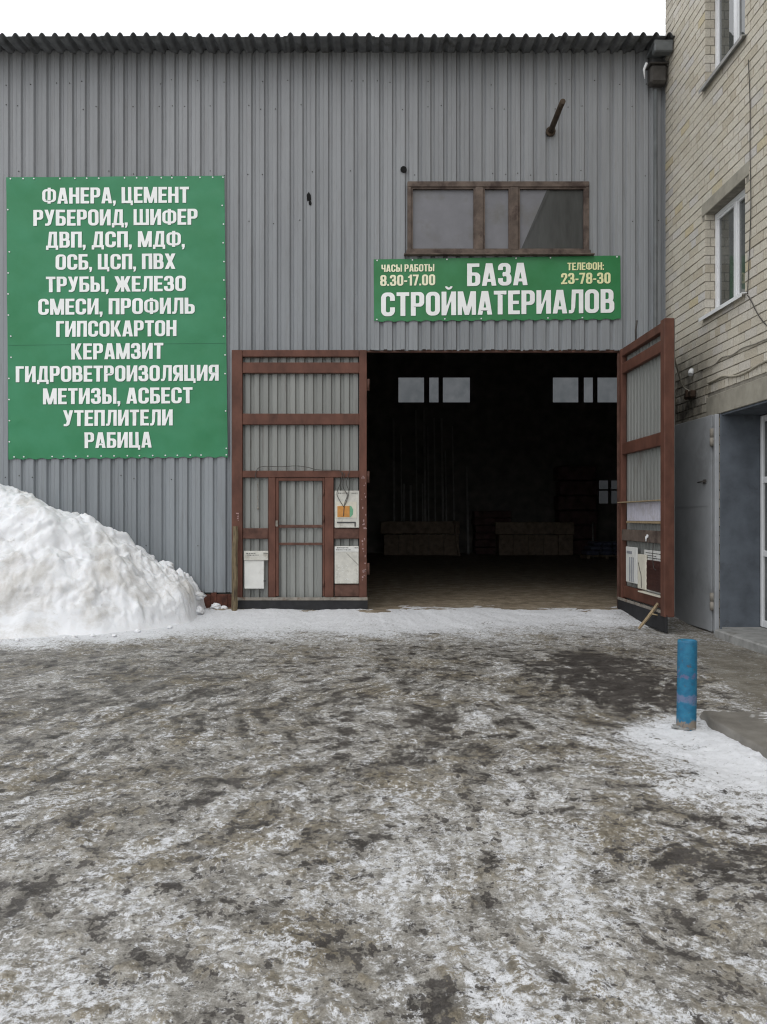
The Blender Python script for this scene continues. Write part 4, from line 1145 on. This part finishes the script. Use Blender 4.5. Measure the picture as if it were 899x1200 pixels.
# upper right sample pack
def ex1(t):
    b = MB(); lbox(b, 394, 418, 588, 607, -.012, -.003, .002); b.build('picture', M['cream'], t)
    b = MB(); b.box(lu(410), lu(395.5), -.0165, -.0125, lz(606), lz(593), fr=lfr, bev=.001); b.build('picture_block', M['orange'], t)
    b = MB(); b.prism([(lu(409.8), lz(606)), (lu(409.8), lz(592.5)), (lu(412), lz(593.5)), (lu(414), lz(597)), (lu(413.5), lz(603)), (lu(411), lz(606))], -.0165, -.0125, fr=lfr); b.build('picture_block', M['leafgreen'], t)
    b = MB(); lbox(b, 395, 417, 611.5, 613, -.012, -.003, 0); lbox(b, 415.5, 417, 613, 617, -.012, -.003, 0); b.build('strap', M['print'], t)
    print_lines(t, lfr, lu(419), lu(394), lz(577.5), -.0045, [(0, .0, .25), (0, .45, .9)], 3)
panel_box('sample_pack', 'white pack with an orange and green picture hung by wires', 'sample pack', lfr, lu(421), lu(392.3), lz(618.5), lz(575), -.0035, .03, M['white_dirty'], ex1)
def ex2(t):
    b = MB(); b.box(lu(420.3), lu(392.5), -.012, -.003, lz(646.5), lz(640.5), fr=lfr, bev=.002); b.build('header', M['white_plastic'], t)
    print_lines(t, lfr, lu(420), lu(394), lz(641.5), -.0135, [(0, .0, .2), (.0, .45, .95), (.035, .35, .95)], 5)
    b = MB(); b.tube([lfr(lu(406), -.006, lz(648)), lfr(lu(420), -.006, lz(662))], .004, 6); b.build('crack', M['cable'], t)
    rr = random.Random(4); b = MB()
    for k in range(26):
        px, py = rr.uniform(394, 409), rr.uniform(661, 682); b.box(lu(px) - .007, lu(px) + .007, -.0055, -.003, lz(py) - .006, lz(py) + .006, fr=lfr, bev=.002)
    b.build('speckles', M['white_plastic'], t)
panel_box('sample_pack', 'stained white board with a printed header near the gate hinge side', 'sample pack', lfr, lu(420.5), lu(392.3), lz(684), lz(640), -.0035, .03, M['white_dirty'], ex2)
def ex3(t):
    b = MB(); b.box(lu(314.6), lu(286.2), -.03, -.004, lz(656.5), lz(645.5), fr=lfr, bev=.006); b.build('header', M['white_dirty'], t)
    print_lines(t, lfr, lu(314), lu(288), lz(648), -.031, [(0, .0, .2), (.0, .55, .95), (.03, .4, .95)], 6)
    b = MB(); b.box(lu(312), lu(309), -.01, -.0, lz(681.5), lz(680), fr=lfr); b.build('clip', M['print'], t)
panel_box('sample_pack', 'plain white box with a projecting header beside the wooden stake', 'sample pack', lfr, lu(309.5), lu(286.4), lz(690), lz(647), -.0035, .04, M['white_plastic'], ex3)
# loose wires on the left leaf
b = MB(); b.tube(smooth_path([lfr(lu(x), -.014, lz(y)) for x, y in ((300, 563), (300, 555), (303, 548.5), (312, 546.5), (330, 547), (346, 546), (360, 547.5), (372, 550.5), (390, 551), (398, 551.5), (402, 556))]), .006, 6)
tag(b.build('cable', M['cable_dark']), 'dark wire strung along the middle rail of the folded gate leaf', 'cable')
b = MB()
for pts in (((402, 553), (399, 566), (395, 578), (398, 586), (403, 594)), ((410, 552), (406, 566), (409, 576), (406, 588), (403, 593)), ((404, 555), (402, 570), (407, 580), (404, 590), (402.5, 605))):
    b.tube(smooth_path([lfr(lu(x), -.024, lz(y)) for x, y in pts]), .006, 6)
tag(b.build('wire_loop', M['cable_dark']), 'tangle of dark wires hanging over the white pack with the orange picture', 'wire')
b = MB(); rr = random.Random(8)
for k in range(8): 
    z = lz(565 + k * 3.6); b.tube([lfr(lu(302.2) + (k % 2) * .012, .05, z), lfr(lu(302.2) + ((k + 1) % 2) * .012, .05, z - .05)], .007, 6)
b.tube([lfr(lu(302), .05, lz(594)), lfr(lu(302), .05, lz(597))], .02, 8)
tag(b.build('chain', M['bar']), 'rusty chain hanging on the zinc sheet left of the wicket door', 'chain')
# right leaf
t = thing('notice_sheet', 'pale lilac notice sheet under the ledge of the swung gate leaf', 'notice', rfr(1.1, .03, 1.5))
b = MB(); b.box(.32, RW - .19, .030, .036, 1.54, 1.835, bev=.001, fr=rfr); b.build('sheet', M['paper'], t)
rr = random.Random(6); b = MB()
for k in range(15): b.box(.38 + k * .105, .382 + k * .105 + rr.uniform(0, .004), .0275, .0295, 1.56, 1.82, fr=rfr)
b.build('print', simple('faint_print', (.42, .41, .47), .1, 9, .8, 0), t)
b = MB(); b.box(.30, RW - .18, .02, .05, 1.50, 1.535, bev=.003, fr=rfr); b.build('batten', M['woodpale'], t)
def ribs(fr, u0, u1, z0, z1, d, mat, parent, n):
    b = MB()
    for k in range(n):
        u = u0 + (u1 - u0) * (k + .2) / n; b.box(u, u + (u1 - u0) * .45 / n, d, d + .008, z0, z1, fr=fr, bev=.002)
    b.build('rib', mat, parent)
t = panel_box('sample_board', 'narrow white sample board with grey ribbed strips on the swung leaf', 'sample board', rfr, .30, .86, .50, 1.10, .015, .02, M['white_plastic'])
ribs(rfr, .48, .74, .52, .93, .006, M['grey_sample'], t, 3)
b = MB(); b.box(.36, .62, .008, .0145, .985, 1.03, fr=rfr, bev=.001); b.build('print', M['grey_sample'], t)
t = panel_box('sample_board', 'cream folded sample pack with a drawn line, between two other samples', 'sample board', rfr, .90, 1.27, .44, 1.0, .012, .035, M['cream'])
b = MB(); b.tube(smooth_path([rfr(.95, .008, .86), rfr(1.02, .008, .74), rfr(1.08, .008, .66), rfr(1.09, .008, .46)]), .006, 6); b.build('print', M['cable_dark'], t)
t = panel_box('sample_board', 'white printed backing sheet hung behind the dark brown sample', 'sample board', rfr, 1.10, RW - .20, .42, 1.08, .05, .014, M['white_plastic'])
print_lines(t, rfr, 1.14, RW - .22, 1.04, .049, [(0, .05, .8), (.04, .0, .55), (.075, .1, .9)], 9)
t = panel_box('sample_board', 'dark brown ribbed sheet sample at the foot of the swung leaf', 'sample board', rfr, 1.36, RW - .25, .46, .93, .0, .03, M['brown_sheet'])
for k in range(5): 
    b = MB(); b.box(1.37, RW - .26, -.006, -.0005, .48 + k * .092, .53 + k * .092, fr=rfr, bev=.002); b.build('rib', M['brown_sheet'], t)
t = thing('shelf_board', 'small pale shelf board under the dark brown sample', 'shelf', rfr(1.5, 0, .41))
b = MB(); b.box(1.12, RW - .19, -.06, .06, .40, .42, bev=.004, fr=rfr); b.build('board', M['cream'], t)
b = MB(); b.tube([rfr(RW - .23, -.02, .42), rfr(RW - .23, -.02, .46)], .01, 6); b.build('peg', M['bar'], t)
b = MB(); b.tube(smooth_path([rfr(1.62, .02, 1.22), rfr(1.66, -.012, 1.05), rfr(1.70, -.015, .84), rfr(1.82, -.03, .80), rfr(1.88, -.04, .80)]), .006, 6)
tag(b.build('cable', M['cable_dark']), 'dark wire hanging over the brown sample on the swung leaf', 'cable')

# wooden stake and leaning stick
t = thing('wooden_stake', 'weathered grey wooden stake propped upright against the folded gate leaf', 'stake', (-2.42, 13.62, -.05))
b = MB(); rr = random.Random(3); pts = [Vector((-2.41 + .008 * rr.uniform(-1, 1), 13.66 + .10 * k / 8, -.08 + 1.52 * k / 8)) for k in range(9)]
b.tube(pts, [.052, .055, .05, .054, .05, .053, .05, .05, .046], 7, smooth=False); b.build('post', M['stake'], t)
b = MB(); b.tube([(-2.47, 13.60, -.055), (-2.62, 13.42, -.06)], .014, 6); b.build('splinter', M['stake'], t)
b = MB(); b.tube([(3.99, 12.10, -.09), (4.12, 12.08, .08), (4.27, 12.06, .30)], [.022, .026, .024], 6, smooth=False); b.tube([(4.17, 12.06, .14), (4.26, 12.03, .12)], .012, 6)
tag(b.build('wooden_stick', M['woodpale']), 'pale wooden stick propping the foot of the swung gate leaf', 'stick')

# ------------------------------------------------------------------ bollard
t = thing('bollard', 'short bright blue steel post with chipped paint by the pavement', 'bollard', (2.53, 6.50, -.115))
me = bpy.data.meshes.new('post'); bm = bmesh.new()
prof = [(.077, -.05), (.077, .0), (.0765, .2), (.078, .27), (.076, .42), (.0775, .44), (.076, .6), (.076, .70), (.074, .712), (.066, .716), (.062, .706), (.0, .70)]
rings = []
for (r, z) in prof:
    if r == 0: rings.append([bm.verts.new((0, 0, z))]); continue
    rings.append([bm.verts.new((r * math.cos(a) * (1 + .008 * math.sin(3 * a + z * 9)), r * math.sin(a), z)) for a in [i * 2 * math.pi / 28 for i in range(28)]])
for A, B_ in zip(rings, rings[1:]):
    for i in range(28):
        if len(B_) == 1: bm.faces.new((A[i], A[(i + 1) % 28], B_[0]))
        else: bm.faces.new((A[i], A[(i + 1) % 28], B_[(i + 1) % 28], B_[i]))
for f in bm.faces: f.smooth = True
bm.to_mesh(me); bm.free(); me.materials.append(M['blue'])
o = bpy.data.objects.new('post', me); C.objects.link(o); o.parent = t; o.rotation_euler = (0, math.radians(.8), 0)
foot = bpy.data.meshes.new('foot'); bm = bmesh.new()
bmesh.ops.create_icosphere(bm, subdivisions=4, radius=1)
A = np.array([v.co[:] for v in bm.verts]); nn = fbm(A[:, 0] * 2 + 5, A[:, 1] * 2 + A[:, 2], 4, 33, .6)
for v, q_ in zip(bm.verts, nn): v.co = Vector((v.co.x * .088 - .02, v.co.y * .085, v.co.z * .022)) * (1 + .3 * q_)
for f in bm.faces: f.smooth = True
bm.to_mesh(foot); bm.free(); foot.materials.append(M['step'])
o = bpy.data.objects.new('foot', foot); C.objects.link(o); o.parent = t; o.location = (0, 0, .006)

# ------------------------------------------------------------------ snow heap
def heap():
    xs = np.arange(-11.0, -2.35, .022); ys = np.arange(10.6, 13.955, .022)
    X, Y = np.meshgrid(xs, ys)
    n = fbm(X * .9, Y * .9, 5, 60, .55)
    wig = .25 * fbm(X * .8, Y * .4, 4, 63)
    # crest height along the wall, as the pile tails off to the right
    r = -3.02 - X
    top = np.interp(r, [-.3, -.06, .02, .12, .28, .50, .74, .80, 1.10, 1.55, 2.2, 3.1, 4.0, 5.3, 8.3],
                    [-.1, .02, .36, .56, .68, .78, .98, 1.04, 1.30, 1.56, 1.90, 2.16, 2.33, 2.5, 2.35])
    foot = np.interp(X, [-10, -7, -6, -5, -4, -3.6, -3.1, -2.7], [11.05, 11.05, 11.1, 11.25, 11.6, 11.95, 12.55, 13.2]) + .18 * wig
    crest = 13.05 + .1 * wig
    t = np.clip((Y - foot) / (crest - foot), 0, 1.0)
    prof = np.where(t < .25, t * t * 1.7, 0); prof = 1 - (1 - t) ** 1.85
    prof = prof * sstep(0, .18, t) * .35 + prof * .65
    H = top * prof * (1 - .18 * sstep(13.2, 13.9, Y))
    # slabs, runnels and clods
    sl = fbm(X * 1.5 + Y * 1.1, Y * .7 - X * .4, 4, 66, .6)
    # furrows the shovel left, running down to the right
    fa, fb = X * .80 + Y * .60, -X * .60 + Y * .80
    fur = np.abs(fbm(fa * .55, fb * 1.5, 5, 69, .55))
    rough = .10 * n + .06 * sl - .15 * fur + .015 * fbm(X * 9, Y * 9, 4, 73, .6)
    clodf = sstep(-.15, .55, fbm(X * .9, Y * .9, 3, 78)) 
    rough = rough + .05 * clodf * np.abs(fbm(X * 4.2, Y * 4.2, 4, 79, .6))
    edge_clod = .13 * np.abs(fbm(X * 4.0, Y * 4.0, 4, 76, .6)) * sstep(1.5, .2, r)
    m = sstep(0, .22, t) * sstep(-.05, .25, top)
    Z = yard(Y) + H + m * (rough * np.clip(top, .25, 1.2) * 1.0 + edge_clod) - .05 * (1 - m) 
    ap = .035 * sstep(-.9, 0, Y - foot) * (1 - m)
    Xd = X + m * .05 * fbm(Y * 3, Z * 3, 4, 80, .5); Yd = Y + m * .07 * fbm(X * 2.5, Z * 3, 4, 84, .5); Yd = np.minimum(Yd, 13.955)
    o = grid_obj('snow_heap', np.stack([Xd, Yd, Z + ap], -1), M['snow'])
    tag(o, 'big heap of shovelled white snow piled against the warehouse wall', 'snow heap')
heap()
def clod(x, y, r, seed):
    me = bpy.data.meshes.new('snow_lump'); bm = bmesh.new(); bmesh.ops.create_icosphere(bm, subdivisions=4, radius=1)
    rr = random.Random(seed); sx, sy, sz = rr.uniform(.8, 1.3), rr.uniform(.7, 1.1), rr.uniform(.5, .9)
    A = np.array([v.co[:] for v in bm.verts]); nn = fbm(A[:, 0] * 1.3 + seed, A[:, 1] * 1.3 + A[:, 2] * 1.7, 5, 90 + seed % 7, .6)
    for v, q_ in zip(bm.verts, nn):
        v.co = Vector((v.co.x * sx, v.co.y * sy, v.co.z * sz)) * (1 + .38 * q_) * r
    for f in bm.faces: f.smooth = True
    bm.to_mesh(me); bm.free(); me.materials.append(M['snow'])
    o = bpy.data.objects.new('snow_lump', me); C.objects.link(o)
    return o
lumps = [(-3.13, 12.80, .16, 1, 'snow lump with a broken edge at the heap end facing the yard', .06), (-2.86, 13.55, .14, 2, 'upper snow lump leaning on the warehouse wall at the heap end', .28), (-2.78, 13.35, .12, 3, 'small snow lump at the tip of the heap beside the rusty plinth', .06),
         (-3.35, 13.50, .15, 4, 'jagged snow lump on the crest of the heap against the siding', .78), (-2.66, 13.80, .08, 5, 'little snow crumb right below the rusty plinth', .04), (-2.53, 13.84, .06, 6, 'tiny snow crumb nearest the wooden stake', .02)]
for x, y, r, s_, lab, z in lumps:
    o = clod(x, y, r, s_); o.location = (x - (.2 if x < -2.7 else .1), y, z + float(yard(np.array(y)))); tag(o, lab, 'snow lump', 'snow lumps at the end of the heap')

rr = random.Random(31)
for k in range(12):
    x = -5.9 + k * .24 + rr.uniform(-.1, .1)
    fy = float(np.interp(x, [-6, -5, -4, -3.6, -3.1], [11.05, 11.2, 11.55, 11.9, 12.4])) - rr.uniform(.05, .4)
    o = clod(x, fy, rr.uniform(.018, .045), 40 + k); o.location = (x, fy, float(yard(np.array(fy))) + .025)
    tag(o, 'small crumb of snow fallen on the yard along the foot of the heap', 'snow lump', 'snow crumbs along the foot of the heap')

# ------------------------------------------------------------------ inside the store
def ix(px, D): return (px - 440) * D / 936
def iz(py, D): return 1.6 - (py - 606) * D / 936
D1 = 33.0
def crate(label, p0, p1, y0, y1, lid):
    t = thing('wooden_bin', label, 'wooden bin', (ix((p0 + p1) / 2, D1), D1, 0))
    x0, x1 = ix(p0, D1), ix(p1, D1); h = iz(y0, D1)
    n = 5
    for k in range(n):
        b = MB(); a = x0 + (x1 - x0) * k / n; c = x0 + (x1 - x0) * (k + 1) / n - .015; b.box(a, c, D1, D1 + .04, .02, h * .62, bev=.006); b.build('board', M['crate_wood'], t)
    b = MB(); b.box(x0 - .15, x1 + .03, D1 - .05, D1 + .06, h * .64, h, bev=.02); b.build('top_board', M['crate_wood'], t)
    for a in (x0, x1 - .05):
        b = MB(); b.box(a, a + .05, D1 + .041, D1 + 1.0, .02, h * .62); b.build('side_board', M['crate_wood'], t)
    b = MB(); b.box(x0 - .15, x1 + .03, D1 + .062, D1 + 1.0, h * .92, h * .97); b.build('lid', M['crate_wood'], t)
    return t
crate('long dark wooden bin on the left of the dim store floor', 450, 538, 611, 649, True)
crate('long dark wooden bin in the middle of the dim store floor', 585, 672, 612, 650, True)
b = MB(); b.tube([(ix(538, 32.7), 32.6, 0), (ix(533, 32.7), 32.95, iz(610, 32.9))], .05, 6); tag(b.build('plank', M['crate_wood']), 'pale plank leaning on the end of the left wooden bin', 'plank')
proto = None; rr = random.Random(15)
for k, (px, y0) in enumerate(((462, 480), (471, 500), (474, 560), (482, 562), (489, 470), (496, 560), (499, 470), (503, 490), (511, 480), (520, 480), (524, 520), (533, 490), (549, 540))):
    D = 34.2
    b = MB(); x = ix(px, D); zt = iz(y0 + 6, D)
    w_ = .03 if k % 3 else .045
    b.box(x - w_, x + w_, 0, .03, 0, zt, bev=.004, fr=lambda a, c, z: (a, D + 1.1 * z / 6 + c, z)); b.box(x - w_, x - w_ + .008, -.03, 0, 0, zt, fr=lambda a, c, z: (a, D + 1.1 * z / 6 + c, z))
    o = b.build('metal_profile', M['profile'])
    tag(o, 'galvanised metal profile leaning on the rear wall behind the left bin', 'metal profile', 'metal profiles leaning on the rear wall')
# stacked goods on the right
for k, (p0, p1, y0, y1, D, lab) in enumerate(((655, 700, 545, 612, 34.6, 'tall dark brown stack of goods behind the middle bin'), (556, 600, 598, 612, 34.4, 'low dark stack of goods between the two wooden bins'))):
    t = thing('goods_stack', lab, 'stack of goods', (ix((p0 + p1) / 2, D), D, 0)); x0, x1 = ix(p0, D), ix(p1, D); z1 = iz(y0, D)
    n = 6; 
    for q_ in range(n):
        b = MB(); j = rr.uniform(-.05, .05); b.box(x0 + j, x1 + j, D, D + .9, z1 * q_ / n + (.0 if q_ else 0), z1 * (q_ + .92) / n, bev=.03); b.build('layer', M['dark_stack'], t)
t = thing('pallet', 'pallet of dark wrapped bags on the right of the store floor', 'pallet', (ix(708, 30), 30, 0))
x0, x1 = ix(688, 30), ix(735, 30)
for k in range(3):
    b = MB(); b.box(x0 + k * (x1 - x0 - .12) / 2, x0 + k * (x1 - x0 - .12) / 2 + .12, 30, 31.0, .02, .12); b.build('bearer', M['crate_wood'], t)
b = MB(); b.box(x0, x1, 29.98, 31.02, .122, .16, bev=.004); b.build('deck', M['crate_wood'], t)
for r_ in range(3):
    for k in range(3):
        b = MB(); q_ = (x1 - x0 - r_ * .2) / 3; b.box(x0 + r_ * .12 + k * q_ + .01, x0 + r_ * .12 + (k + 1) * q_ - .01, 30 + .03, 30.95, .165 + r_ * .17, .33 + r_ * .17, bev=.05); b.build('bag', M['bags'], t)
t = thing('wooden_batten', 'upright pale batten standing behind the pallet of bags', 'batten', (ix(695, 31.6), 31.6, 0))
b = MB(); b.tube([(ix(694, 31.6), 31.5, 0), (ix(696.5, 31.6), 31.8, iz(612, 31.6))], .035, 6); b.build('batten', M['profile'], t)

bpy.context.view_layer.update()
